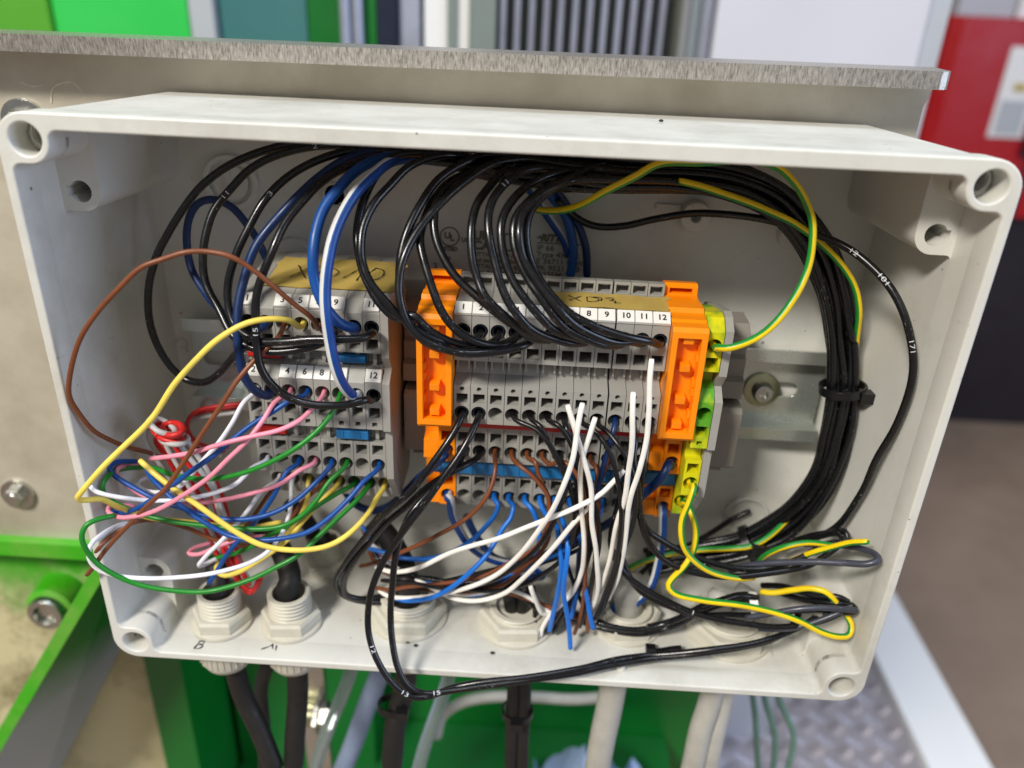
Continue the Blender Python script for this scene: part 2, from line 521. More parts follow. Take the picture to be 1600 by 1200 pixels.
M['bin'] = plastic("shaded_green_paint", srgb(2, 84, 26), .4, .08, scale=10, bump=0)  # frame green darkened for the shelf: shade of the surrounding machine put into its colour
M['cloth'] = plastic("blue_grey_cloth", srgb(150, 172, 210), .8, .12, scale=14, bump=.3)

fl = MB(); fl.add([(-6000, -3000, -900), (6000, -3000, -900), (6000, 9000, -900), (-6000, 9000, -900)], [(0, 1, 2, 3)])
tag(fl.build("floor", M['floor'], None, (0, 0, -900)), kind="structure")

def zt(x): return x * .005                 # the steel sheet hangs a little lower on the left

# mounting plate behind the box
mp = empty("mounting_plate", (0, 76, -104), "stained beige steel sheet with thick sawn upper edge behind the junction box", "metal plate")
b = MB()
prof = [(130, -103), (130.5, 92), (132, 97.4), (133, 101), (-470, 101), (-470, -103)]
n = len(prof)
b.add([(x, y, z + zt(x)) for y in (74.5, 79.5) for x, z in prof], [tuple(range(n)), tuple(range(2 * n - 1, n - 1, -1))] + [(i, (i + 1) % n, (i + 1) % n + n, i + n) for i in range(n)])
b.build("back_sheet", M['plate'], mp)
loops = [[(-470, 58), (126.6, 58), (128.6, 58.6), (129.8, 60), (130.2, 62), (130.2, 73.6), (-470, 73.6)]]
b = MB()
lp = loops[0]; n = len(lp)
zz = (98.9, 104.0)
b.add([(x, y, z + zt(x)) for z in zz for x, y in lp], [tuple(range(n)), tuple(range(2 * n - 1, n - 1, -1))] + [(i, (i + 1) % n, (i + 1) % n + n, i + n) for i in range(n)])
b.build("top_flange", M['cut'], mp)

def plate_scratches():
    m_ = plastic("pale_scratch", srgb(226, 218, 200), .5, .1, bump=0)
    o = strokes("scratch", mp, (-150, 74.3, 84), (1, 0, 0), (0, 0, 1), [[(-5, -3), (-3.5, 1.5), (0, 3.4), (4, 3.6), (6.4, 1)], [(-14, 3), (-10, 2), (-7, 2.4)], [(-40, -20), (-36, -16), (-30, -15)]], .5, m_, .06)

def hex_bolt(name, x, z, y, r, label, washer=1.6, socket=False, parent=None):
    t = empty(name, (x, y, z), label, "bolt")
    MB().lathe((x, y, z), (0, -1, 0), [(r * washer, 0), (r * washer, 1.6), (r * 1.0, 1.6)], 32, True).build("washer", M['zinc'], t)
    m = MB()
    if socket:
        m.lathe((x, y - 1.6, z), (0, -1, 0), [(r, 0), (r, r * 1.1), (r * .88, r * 1.25), (r * .58, r * 1.25), (r * .5, r * .6)], 28)
    else:
        m.lathe((x, y - 1.6, z), (0, -1, 0), [(r, 0), (r, r * .6), (r * .86, r * .75)], 6, False, .3)
        m.lathe((x, y - 1.6 - r * .74, z), (0, -1, 0), [(r * .6, 0), (r * .52, .4)], 20)
    m.build("bolt_head", M['zinc'], t)
    return t
hex_bolt("hex_bolt", -203, -78.5, 74.5, 4.4, "hex head bolt with washer on the beige sheet left of the box")
hex_bolt("hex_bolt", -165, 74.5, 74.5, 4.8, "bolt with round washer half hidden behind the box's upper left corner")

# green bracket at lower left
gb = empty("green_bracket", (-250, 70, -230), "scuffed bright green angle bracket with diagonal flange below left of the box", "bracket")
b = MB(); b.add([(x, y, z) for (x, z) in ((-470, -101), (-166, -101), (-166, -108.5), (-470, -108.5)) for y in (70, 92)],
                [(0, 2, 4, 6), (7, 5, 3, 1), (0, 1, 3, 2), (2, 3, 5, 4), (4, 5, 7, 6), (6, 7, 1, 0)])
b.build("top_bar", M['green'], gb)
def overspray_material():
    m, nt, bb = new_mat("green_overspray")
    sx_ = node(nt, "ShaderNodeSeparateXYZ")
    nt.links.new(node(nt, "ShaderNodeTexCoord").outputs["Object"], sx_.inputs[0])
    ad = node(nt, "ShaderNodeMath", operation='MULTIPLY_ADD'); ad.inputs[1].default_value = .05
    nt.links.new(noise(nt, 14, 6, .7), ad.inputs[0]); nt.links.new(sx_.outputs[2], ad.inputs[2])
    mr = node(nt, "ShaderNodeMapRange"); mr.inputs[1].default_value = .05; mr.inputs[2].default_value = .112
    nt.links.new(ad.outputs[0], mr.inputs[0])
    r_ = ramp(nt, mr.outputs[0], [(.1, srgb(150, 154, 160)), (.9, srgb(18, 112, 28))])
    nt.links.new(r_.outputs[0], bb.inputs["Base Color"]); bb.inputs["Roughness"].default_value = .42; bb.inputs["Metallic"].default_value = .25
    return m
M['overspray'] = overspray_material()
def pocket_material():
    m, nt, bb = new_mat("half_painted_pocket")
    sx_ = node(nt, "ShaderNodeSeparateXYZ")
    nt.links.new(node(nt, "ShaderNodeTexCoord").outputs["Object"], sx_.inputs[0])
    ad = node(nt, "ShaderNodeMath", operation='MULTIPLY_ADD'); ad.inputs[1].default_value = .09
    nt.links.new(noise(nt, 22, 7, .72), ad.inputs[0]); nt.links.new(sx_.outputs[2], ad.inputs[2])
    mr = node(nt, "ShaderNodeMapRange"); mr.inputs[1].default_value = .112; mr.inputs[2].default_value = .145
    nt.links.new(ad.outputs[0], mr.inputs[0])
    grime = ramp(nt, noise(nt, 30, 8, .72), [(.42, srgb(210, 200, 160)), (.60, srgb(150, 140, 104)), (.75, srgb(78, 74, 52))])
    out = mix(nt, mr.outputs[0], grime.outputs[0], srgb(62, 168, 18))
    nt.links.new(out, bb.inputs["Base Color"]); bb.inputs["Roughness"].default_value = .48
    return m
F0, F1 = Vector((-150.0, 52, -86.0)), Vector((-270.0, 52, -274.3))
K0, K1 = Vector((-150.0, 112, -110.8)), Vector((-290.0, 112, -370.0))
nrm = Vector((-.845, 0, .535)) * 5.5
MB().add([F0, F1, F1 + nrm, F0 + nrm, F0 + Vector((0, 3, 0)), F1 + Vector((0, 3, 0)), F1 + nrm + Vector((0, 3, 0)), F0 + nrm + Vector((0, 3, 0))],
         [(0, 1, 2, 3), (4, 7, 6, 5), (0, 4, 5, 1), (2, 6, 7, 3), (1, 5, 6, 2), (0, 3, 7, 4)]).build("flange_edge", M['green'], gb)
e_ = Vector((0, 3.02, 0))
MB().add([F0 + e_, F1 + e_, K1, K0, F0 + e_ + nrm, F1 + e_ + nrm, K1 + nrm, K0 + nrm], [(0, 1, 2, 3), (4, 7, 6, 5), (0, 4, 5, 1), (1, 5, 6, 2), (2, 6, 7, 3), (3, 7, 4, 0)]).build("flange_web", M['overspray'], gb)
MB().add([(-470, 90, -110), (-168, 90, -110), (-168, 90, -116), (-330, 90, -420), (-470, 90, -420)] + [(-470, 94, -110), (-168, 94, -110), (-168, 94, -116), (-330, 94, -420), (-470, 94, -420)],
         [(0, 1, 2, 3, 4), (9, 8, 7, 6, 5), (0, 5, 6, 1), (1, 6, 7, 2), (2, 7, 8, 3), (3, 8, 9, 4), (4, 9, 5, 0)]).build("pocket_sheet", pocket_material(), gb)
bt = empty("socket_bolt", (-206, 90, -145), "big socket head bolt in a green collar on the bracket", "bolt")
MB().lathe((-206, 90, -145), (0, -1, 0), [(11.5, 0), (11, 12), (9.5, 13)], 32).build("green_collar", M['green'], bt)
MB().lathe((-206, 77.2, -145), (0, -1, 0), [(8.6, 0), (8.6, 3), (7.8, 4), (5.2, 4), (4.6, .6)], 32).lathe((-206, 75.5, -145), (0, -1, 0), [(4.5, 0), (4.5, .2)], 6, False).build("bolt_head", M['zinc'], bt)

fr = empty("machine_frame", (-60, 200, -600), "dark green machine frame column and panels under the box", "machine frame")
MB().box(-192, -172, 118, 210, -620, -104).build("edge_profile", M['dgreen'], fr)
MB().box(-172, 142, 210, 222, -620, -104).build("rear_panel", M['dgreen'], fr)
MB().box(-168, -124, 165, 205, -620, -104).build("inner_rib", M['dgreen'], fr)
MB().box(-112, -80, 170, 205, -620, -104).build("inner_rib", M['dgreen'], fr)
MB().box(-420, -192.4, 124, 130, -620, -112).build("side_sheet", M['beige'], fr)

# chequer plate step with white edge at lower right
st = empty("chequer_step", (420, 560, -600), "aluminium chequer plate step with white edge on the floor at lower right", "step")
MB().box(200, 444, 150, 900, -612, -600).build("tread_sheet", M['alu'], st)
MB().prism_z([(445, 100), (445, 900), (512, 900), (512, 100)], -616, -590).build("white_edge", M['white'], st)
b = MB()
PT = 31.0
for i in range(24):
    for j in range(40):
        cx, cy = 212 + i * PT / 2, 170 + j * PT / 2
        if (i + j) % 2 or not (205 < cx < 436 and 165 < cy < 880): continue
        ang = math.radians(45 if i % 2 else -45)
        ux, uy = Vector((math.cos(ang), math.sin(ang))), Vector((-math.sin(ang), math.cos(ang)))
        for q in range(-2, 3):
            p = Vector((cx, cy)) + uy * q * 4.1
            ln = 9.6 - abs(q) * .8
            k = [p + ux * ln, p + uy * 1.5, p - ux * ln, p - uy * 1.5]
            b.add([(v.x, v.y, -600.3) for v in k] + [(p.x + (v.x - p.x) * .7, p.y + (v.y - p.y) * .5, -598.2) for v in k],
                  [(4, 5, 6, 7), (0, 1, 5, 4), (1, 2, 6, 5), (2, 3, 7, 6), (3, 0, 4, 7)])
tag(b.build("tread_bars", M['alu'], st), kind="stuff")

# blurred workshop behind the sheet
def panel(name, x0, x1, y0, y1, z0, z1, mat, label, cat):
    t = empty(name, ((x0 + x1) / 2, y0, z0), label, cat)
    MB().box(x0, x1, y0, y1, z0 + 40, z1).build("body", mat, t)
    MB().box(x0 + 6, x1 - 6, y0 + 6, y1 - 6, z0, z0 + 39.8).build("plinth", M['dark'], t)
    return t
t = panel("green_cabinet", -351, -252, 430, 640, -900, 260, M['bgreen'], "bright green machine cabinet behind the upper left plate edge", "cabinet")
MB().box(-520, -352, 425, 640, -860, 260).build("side_door", M['olive'], t)
MB().box(-251.5, -234, 432, 640, -860, 260).build("pale_edge", M['pale'], t)
panel("teal_cabinet", -233, -168, 440, 640, -900, 260, M['teal'], "dull teal cabinet between the green cabinet and the silver rails", "cabinet")
t = panel("green_column", -167, -117, 440, 520, -900, 260, M['dgreen'], "narrow green column with two silver rails", "column")
for x in (-138, -129): MB().cyl((x, 434, -860), (0, 0, 1), 4.0, 1120, 14).build("silver_rail", M['fin'], t)
t = panel("navy_post", -116, -102, 440, 500, -900, 260, M['navyp'], "dark navy post beside a pale post", "post")
MB().box(-101, -86, 446, 500, -860, 260).build("pale_post", M['fin'], t)
t = panel("white_housing", -83, -50, 450, 560, -900, 260, M['white'], "narrow white housing with grey slot left of the radiator", "housing")
MB().box(-66, -58, 448, 449.9, 60, 150).build("slot", M['midgrey'], t)
t = empty("radiator", (35, 450, -900), "grey finned radiator with vertical light fins behind the plate", "radiator")
MB().box(-49, 108, 470, 540, -900, 260).build("bed", M['finbed'], t)
MB().box(-49, -30, 446, 469.8, -880, 260).build("side_rail", M['midgrey'], t)
for k in range(12):
    x = -27 + k * 10.6
    MB().box(x, x + 3.8, 452, 469.8, -880, 260).build("fin", M['fin'], t)
t = empty("pipe_post", (116, 440, -900), "pair of shiny vertical pipes between radiator and white door", "pipes")
for x, m_ in ((113, 'clear'), (122, 'fin')): MB().cyl((x, 442, -900), (0, 0, 1), 4.2, 1160, 18).build("pipe", M[m_], t)
t = panel("white_door", 127, 272, 430, 470, -900, 260, M['door'], "plain white cabinet door behind the right half of the plate", "door")
MB().box(272.3, 288, 434, 470, -860, 260).build("door_edge", M['pale'], t)
t = empty("red_cabinet", (1250, 1750, -900), "red workshop cabinet with a pale sheet taped on, far right", "cabinet")
MB().prism_z([(870, 1790), (878, 1768), (900, 1752), (925, 1750), (1700, 1750), (1700, 2200), (870, 2200)], -330, 95).build("body", M['maroon'], t)
MB().box(1118, 1126, 1746, 1749.8, -320, 90).build("door_gap", M['dark'], t)
MB().box(1096, 1108, 1730, 1749.8, -190, -90).build("door_handle", M['dark'], t)
MB().box(1022, 1080, 1744, 1745.8, -142, -70).build("printed_block", M['pale'], t)
MB().box(1040, 1066, 1743, 1745.7, -50, -34).build("printed_block", M['tape'], t)
MB().box(900, 1650, 1790, 2150, -900, -331).build("dark_base", M['dark'], t)
MB().box(1012, 1090, 1746, 1749, -150, 40).build("taped_sheet", M['white'], t)
t = empty("stacked_parcels", (1150, 1850, 95), "pale packages lying on top of the red cabinet", "packages")
for k, (x, w_, h_) in enumerate(((900, 120, 50), (1030, 170, 80), (1220, 140, 60))):
    MB().box(x, x + w_, 1800, 2000, 95.4, 95 + h_).build("package", M['white' if k % 2 else 'pale'], t)

# ------------------------------------------------------------------ the enclosure
DR = 4.5 / 127
def draft(me, org=(0, 0, 0)):
    for v in me.vertices:
        k = 1 - DR * max(0, v.co.y) / 72
        v.co = (v.co.x * k, v.co.y, v.co.z * k)
        v.co = (v.co - Vector(org)) * S
    return me

HX, HZ = 119.5, 83.3
def corner_loop(kind, grow=0.0):
    """inner outline, upper right quadrant first, then mirrored round; kind 0 = screw boss, 1 = deep boss"""
    def quad(top, side):
        pts = []
        if kind == 0:
            R = 6.0
            for k in range(6):
                g = math.radians(90 - 90 * k / 5); pts.append((HX - R - 2.5 + 2.5 * math.cos(g), top - 2.5 + 2.5 * math.sin(g)))
            for k in range(9):
                g = math.radians(180 + 90 * k / 8); pts.append((HX + R * math.cos(g), HZ + R * math.sin(g) - .3))
            for k in range(6):
                g = math.radians(90 - 90 * k / 5); pts.append((side - 2.2 + 2.2 * math.cos(g), HZ - R - .3 - 2.2 + 2.2 * math.sin(g)))
        else:
            for k in range(6):
                g = math.radians(90 - 90 * k / 5); pts.append((113 - 3 + 3 * math.cos(g), top - 3 + 3 * math.sin(g)))
            for k in range(11):
                g = math.radians(180 + 90 * k / 10); pts.append((118.6 + 5.6 * math.cos(g), 67 + 5.6 * math.sin(g)))
            for k in range(4):
                g = math.radians(90 - 90 * k / 3); pts.append((side - 1.5 + 1.5 * math.cos(g), 61.4 - 1.5 + 1.5 * math.sin(g)))
        return pts
    T, Bt, Sd = 85.6 + grow, 87.2 + grow, 124.2 + grow
    q1 = quad(T, Sd)
    q4 = [(x, -z) for x, z in reversed(quad(Bt, Sd))]
    q3 = [(-x, -z) for x, z in quad(Bt, Sd)]
    q2 = [(-x, z) for x, z in reversed(quad(T, Sd))]
    return q1 + q4 + q3 + q2

def circle(cx, cz, r, n=28): return [(cx + r * math.cos(2 * math.pi * k / n), cz + r * math.sin(2 * math.pi * k / n)) for k in range(n)]
def keyhole(sx, sz):
    pts = []
    for k in range(17):
        g = math.radians(28 + 304 * k / 16); pts.append((118.6 + 3.1 * math.cos(g) , 67 + 3.1 * math.sin(g)))
    pts += [(122.4, 67 - 1.45), (122.4, 67 + 1.45)]
    return [(x * sx, z * sz) for x, z in pts]

bx = empty("junction_box", (0, 36, -90), "open light grey plastic junction box without lid, full of wiring", "junction box")
BO = ORG[bx.name]
screws = [circle(sx * HX, sz * HZ, 4.15) for sx in (-1, 1) for sz in (-1, 1)]
me = plate_with_holes("rim", [outline_rrect(127, 90, 8), corner_loop(0)] + screws, 0, 9, .55)
rim = link_mesh("rim", draft(me, BO), M['box'], bx)
me = plate_with_holes("wall", [outline_rrect(126.3, 89.3, 7.5), corner_loop(0, .04)] + screws, 7.0, 17.4, 0)
link_mesh("upper_wall", draft(me, BO), M['box'], bx)
keys = [keyhole(sx, sz) for sx in (-1, 1) for sz in (-1, 1)]
me = plate_with_holes("wall", [outline_rrect(126.3, 89.3, 7.5), corner_loop(1, .08)] + keys + [circle(sx * HX, sz * HZ, 3.6) for sx in (-1, 1) for sz in (-1, 1)], 17.0, 64.5, 0)
link_mesh("deep_wall", draft(me, BO), M['box'], bx)
me = plate_with_holes("back", [outline_rrect(126.3, 89.3, 7.5)], 64.3, 73, 0)
link_mesh("back_wall", draft(me, BO), M['box'], bx)
m = MB().box(-117, 117, 9, 71, 89.0, 89.95); me = m.mesh("top_panel", (0, 0, 0))
for v in me.vertices: v.co = v.co / S
link_mesh("top_panel", draft(me, BO), M['box'], bx)
for sx in (-1, 1):
    for sz in (-1, 1):
        m = MB()
        for k in range(10):
            y = 8 + k * 1.3
            m.lathe((sx * HX, y, sz * HZ), (0, 1, 0), [(4.3, 0), (3.1, .55), (3.1, .75), (4.3, 1.3)], 24, True, 0, True)
        m.build("screw_thread", M['box'], bx)
BY = 64.3
def boss(x, z, rings, name="wall_boss"):
    m = MB()
    for prof in rings: m.lathe((x, BY + .2, z), (0, -1, 0), prof, 40)
    return m.build(name, M['box'], bx)
ring = lambda r, w, h: [(r, 0), (r, h), (r - .3, h + .3), (r - w + .3, h + .3), (r - w, h), (r - w, 0)]
def ring_boss(x, z, r, w, h, name="wall_ring"):
    m = MB(); m.lathe((x, BY + .2, z), (0, -1, 0), [(r, 0), (r, h), (r - .3, h + .3), (r - w + .3, h + .3), (r - w, h), (r - w, 0)], 48, True, 0, True)
    return m.build(name, M['box'], bx)
ring_boss(-93, 60, 9.2, 1.8, 1.6); ring_boss(-93, 60, 6.0, 5.9, 1.0); MB().box(-94, -92.6, 62.2, 64.2, 56, 64).build("wall_rib", M['box'], bx)
ring_boss(-73.5, 36, 6.6, 5.2, 3.6); ring_boss(60.8, 57, 5.0, 3.4, 4.6); MB().box(48, 56, 63.2, 64.5, 58.4, 60).build("wall_rib", M['box'], bx)
ring_boss(94, 52, 5.2, 3.6, 4.0); ring_boss(97.2, -60.5, 8.8, 1.5, 1.6); ring_boss(-118, 0.1, 2.2, .7, .5)
boss(-58.5, 57.5, [[(3.4, 0), (3.4, .2)]]).data.materials[0] = M['dark']
ring_boss(-58.5, 57.5, 4.2, .9, .8)
MB().box(-57, -44, 63.4, 64.5, 53.2, 55).build("wall_rib", M['box'], bx)
for x in (-1.5, 6.5): boss(x, 51.5, [[(1.6, 0), (1.6, .9)]], "wall_pip")
MB().lathe((46.5, 5.5, -87.0), (0, 0, 1), [(1.6, 0), (1.5, 1.6), (.9, 2.2)], 14).build("wall_pip", M['box'], bx)

# moulded lettering on the back wall
XD, ZD = (1, 0, 0), (0, 0, 1)
def wall_text(body, size, x, z, bold=.04, align='LEFT', shear=0, sx=1.0):
    return put_text("wall_lettering", body, size, (x, BY - .15, z), XD, ZD, M['mould'], bx, .12, bold, align, shear, sx)
m = MB(); m.lathe((-20, BY, 45.2), (0, -1, 0), [(3.4, 0), (3.4, .25), (2.95, .25), (2.95, 0)], 40, True, 0, True); m.build("wall_emblem", M['mould'], bx)
wall_text("U", 3.0, -20.8, 45.5, .12, 'CENTER'); wall_text("L", 3.0, -19.2, 44.7, .12, 'CENTER')
wall_text("US", 2.1, -16.0, 44.3, .08); wall_text("c", 2.0, -25.2, 44.6, .08); wall_text("LISTED", 2.0, -23.4, 40.9, .08)
wall_text("P", 2.6, -21, 37.2, .05); wall_text("2    X", 2.6, -25.5, 34.7, .05)
wall_text("UK", 4.2, -12.0, 46.0, .2); wall_text("CA", 4.2, -12.0, 42.6, .2)
for cx, e in ((0.2, 0), (5.4, 1)):
    m = MB()
    for k in range(13):
        g = math.radians(70 + 220 * k / 12); g2 = math.radians(70 + 220 * (k + 1) / 12)
        if k == 12: break
        m.add([(cx + r * math.cos(a), BY - .2, 44.3 + r * math.sin(a)) for a in (g, g2) for r in (3.3, 2.6)], [(0, 1, 3, 2)])
    if e: m.box(cx - 3, cx - .4, BY - .25, BY - .1, 43.95, 44.65)
    m.build("wall_emblem", M['mould'], bx)
for k, s_ in enumerate(("RITTAL GmbH & Co.", "Auf dem Stützelberg", "RITTAL Limited, Braun", "Way, Rotherham S66")):
    wall_text(s_, 2.0, -12.0, 39.6 - k * 2.1, .03)
wall_text("RITTAL", 3.2, 11.0, 46.4, .22, 'LEFT', .25); MB().box(9.6, 25, BY - .2, BY, 44.5, 44.85).build("wall_emblem", M['mould'], bx)
m = MB().add([(9.2, BY - .2, 46.4), (11, BY - .2, 47.4), (11, BY - .2, 46.0)], [(0, 1, 2)]); m.build("wall_emblem", M['mould'], bx)
for k, s_ in enumerate(("IP 66", "Type 4X, 12", "E 36711 Fault", "PK 9521 000", "E-23EM-3")):
    wall_text(s_, 2.6, 9.6, 42.9 - k * 2.35, .03, 'LEFT', 0, 1.12)

def strokes(name, parent, o, xd, yd, lines, width, mat, lift=.05):
    xd, yd = Vector(xd).normalized(), Vector(yd).normalized(); nn = xd.cross(yd)
    m = MB()
    for ln in lines:
        P = catmull([(a, b_, 0) for a, b_ in ln], .25)
        T, _ = frames(P, Vector((0, 0, 1)))
        vs, fs = [], []
        for i, p in enumerate(P):
            w_ = width * (.8 + .25 * math.sin(i * .7)); sd = Vector((-T[i].y, T[i].x, 0)) * w_ / 2
            for q_ in (p + sd, p - sd): vs.append(Vector(o) + xd * q_.x + yd * q_.y + nn * lift)
        for i in range(len(P) - 1): fs.append((2 * i, 2 * i + 1, 2 * i + 3, 2 * i + 2))
        m.add(vs, fs)
    return m.build(name, mat, parent)
plate_scratches()
strokes("pen_letter", bx, (-99.5, 4.2, -86.9), (1, 0, 0), (0, 1, 0), [[(-1.2, -1.8), (-.4, 1.8)], [(-.8, 1.7), (1.2, 1.6), (.8, .4), (-.4, .2), (1.3, -.3), (.6, -1.6), (-1.4, -1.8)]], .45, M['ink'], .12)
strokes("pen_letter", bx, (-75, 5.2, -86.9), (1, 0, 0), (0, 1, 0), [[(-2.8, -1.2), (-.6, .2), (.6, 1.4)], [(.3, 1.6), (1.0, -.8)], [(1.9, 1.0), (2.2, -1.4)]], .5, M['ink'], .12)

# ------------------------------------------------------------------ rail
rl = empty("din_rail", (0, 62, -3.3), "zinc plated steel mounting rail with slots across the back of the box", "rail")
zc = -3.3
pr_ = [(17.5, 54), (12.8, 54), (12.8, 60.5), (-12.8, 60.5), (-12.8, 54), (-17.5, 54), (-17.5, 55), (-13.8, 55), (-13.8, 61.5), (13.8, 61.5), (13.8, 55), (17.5, 55)]
m = MB().prism_x([(z + zc, y) for z, y in pr_], -112.5, 113.6); me = m.mesh("r", BO)
c = MB()
for x in (97, -101, -60, 40):
    pts = [(x + sgn * 5.5 + 2.9 * math.cos(a), zc - .2 + 2.9 * math.sin(a)) for sgn, a0 in ((1, -90), (-1, 90)) for a in [math.radians(a0 + 180 * k / 8) for k in range(9)]]
    n = len(pts); c.add([(px, y, pz) for y in (58, 64) for px, pz in pts], [tuple(range(n)), tuple(range(2 * n - 1, n - 1, -1))] + [(i, (i + 1) % n, (i + 1) % n + n, i + n) for i in range(n)])
me = boolean(me, c.mesh("c", BO))
for v in me.vertices: v.co = v.co + (BO - ORG[rl.name]) * S
link_mesh("rail_profile", me, M['rail'], rl)
sc = empty("rail_screw", (92.5, 60.4, -3.6), "round head screw with yellow washer fixing the rail at right", "screw")
MB().lathe((92.5, 60.4, -3.6), (0, -1, 0), [(6.4, 0), (6.4, 1.0), (6.0, 1.2)], 36).build("washer", M['washer'], sc)
MB().lathe((92.5, 59.1, -3.6), (0, -1, 0), [(3.7, 0), (3.7, 2.6), (3.0, 3.5), (1.7, 3.6), (1.3, 2.2)], 28).build("screw_head", M['zinc'], sc)

# ------------------------------------------------------------------ terminals
P_L = [(41.6, 50), (41.6, 41), (39.7, 22), (38.6, 19), (35.4, 15), (22.8, 15), (22.8, 21), (17.4, 21), (16.4, 17), (13.2, 14), (-2.7, 14), (-2.7, 20),
       (-9, 20), (-9, 17), (-22, 17), (-22, 26), (-35.5, 26), (-35.5, 46), (-24, 53), (18, 53)]
H_L = [('r', 31.0, 15), ('q', 25.6, 15), ('r', 9.2, 14), ('q', 3.2, 14), ('s', -1.0, 14), ('q', -11.9, 17), ('r', -17.4, 17), ('r', -30.3, 26)]
P_R = [(36, 50), (42.2, 37.5), (42.6, 34), (38.0, 34), (38.4, 20), (36.2, 16), (21.7, 16), (21.7, 23), (15, 22), (13.4, 16), (0.4, 16), (0.4, 22), (-1, 24),
       (-18.5, 24), (-19.2, 29), (-25.4, 29), (-26, 28), (-38.3, 28), (-38.3, 46), (-24, 53), (18, 53)]
H_R = [('r', 31.4, 16), ('q', 24.9, 16), ('o', 12.2, 16), ('q', 9.0, 16), ('r', 4.1, 16), ('q', -9.2, 24), ('r', -14.3, 24), ('q', -28.6, 28), ('r', -34.3, 28), ('b', 40.4, 34)]

def cutters(holes, cx):
    c = MB()
    for k, z, y in holes:
        if k == 'r': c.lathe((cx, y - .6, z), (0, 1, 0), [(2.28, 0), (2.28, 3.2), (1.6, 5.2), (1.55, 11)], 24)
        elif k == 'o': c.lathe((cx, y - .6, z), (0, 1, 0), [(.75, 0), (.75, 6)], 16)
        else:
            hw, hh = {'q': (1.75, 1.75), 's': (.8, .75), 'b': (1.9, 1.3)}[k]
            if k == 'q' and y == 16 and z < 10: hh = 1.6
            c.box(cx - hw, cx + hw, y - .6, y + 9, z - hh, z + hh)
    return c

def terminal_mesh(prof, holes, w=5.06, org=(0, 0, 0)):
    a = MB().prism_x(prof, -w / 2, w / 2)
    # shallow rebate on one side so that neighbours show a stepped joint
    return boolean(a.mesh("a", org), cutters(holes, 0).mesh("c", org))

MP = terminal_mesh([(31, 50), (36, 36), (38.9, 22)] + P_L[3:], H_L)
ML, MR = terminal_mesh(P_L, H_L), terminal_mesh(P_R, H_R)
for me_ in (ML, MR, MP): auto_smooth(me_, 30)

def tag_chip(parent, x, z, y, tilt, num, w=5.0, h=4.4):
    """white marker chip on the sloped ledge; tilt = angle of ledge from vertical"""
    yd = Vector((0, math.sin(tilt), math.cos(tilt))); nn = Vector((0, -math.cos(tilt), math.sin(tilt)))
    c = Vector((x, y, z))
    m = MB(); vs = []
    for d in (0, .9):
        k = 1 if d == 0 else .94
        for sx, sz in ((-1, -1), (1, -1), (1, 1), (-1, 1)): vs.append(c + Vector((sx * w / 2 * k, 0, 0)) + yd * sz * h / 2 * k + nn * d)
    m.add(vs, [(3, 2, 1, 0), (4, 5, 6, 7), (0, 1, 5, 4), (1, 2, 6, 5), (2, 3, 7, 6), (3, 0, 4, 7)])
    o = m.build("marker_tag", M['tag'], parent)
    if num:
        put_text("number", num, 2.7, c + nn * .96, (1, 0, 0), yd, M['ink'], o, .02, .06)
    return o

XL = lambda i: -37.3 - 5.2 * (8 - i)
XR = lambda i: -10.6 + 5.2 * (i - 1) + (.35 if i >= 10 else 0)
numsL1 = {1: "1", 3: "3", 4: "5", 5: "7", 6: "9", 8: "11"}
numsL2 = {1: "2", 3: "4", 4: "6", 5: "8", 6: "10", 8: "12"}
ordn = ["first", "second", "third", "fourth", "fifth", "sixth", "seventh", "eighth", "ninth", "tenth", "eleventh", "twelfth"]
for i in range(1, 9):
    x = XL(i)
    lab = "%s grey terminal block of the left group, marked %s over %s" % (ordn[i - 1], numsL1[i], numsL2[i]) if i in numsL1 else \
          "unmarked grey terminal block, %s from left in the left group" % ordn[i - 1]
    t = empty("terminal_block", (x, 53, -3), lab, "terminal block", "left group of terminal blocks")
    o = link_mesh("body", ML, M['grey'], t); o.location = (0, -.053, .003)
    if i in numsL1:
        tag_chip(t, x, 37.1, 16.9, .9, numsL1[i]); tag_chip(t, x, 14.9, 15.5, .76, numsL2[i])
    for zz_, yy_ in ((20.1, 18.3), (-5.9, 17.4)):
        MB().box(x - .55, x + .55, yy_, yy_ + 3.6, zz_ - 2.0, zz_ + 1.2).build("channel_rib", M['grey'], t)
    for (k, z, y) in H_L:
        if k == 'q': MB().box(x - 1.5, x + 1.5, y + 6.4, y + 6.9, z - 1.5, z + 1.5).build("clamp", M['inner_metal'], t)
for i in range(1, 13):
    x = XR(i)
    t = empty("terminal_block", (x, 53, -3), "%s grey terminal block of the right group, marked %d" % (ordn[i - 1], i), "terminal block", "right group of terminal blocks")
    o = link_mesh("body", MR, M['grey'], t); o.location = (0, -.053, .003)
    tag_chip(t, x, 37.5, 17.6, 1.0, str(i), 5.16, 4.4)
    for dx in (-1.7, 1.7): MB().box(x + dx - .3, x + dx + .3, 19.8, 22.6, 17.2, 21.6).build("channel_rib", M['grey'], t)
    for (k, z, y) in H_R:
        if k == 'q': MB().box(x - 1.5, x + 1.5, y + 6.4, y + 6.9, z - 1.5, z + 1.5).build("clamp", M['inner_metal'], t)

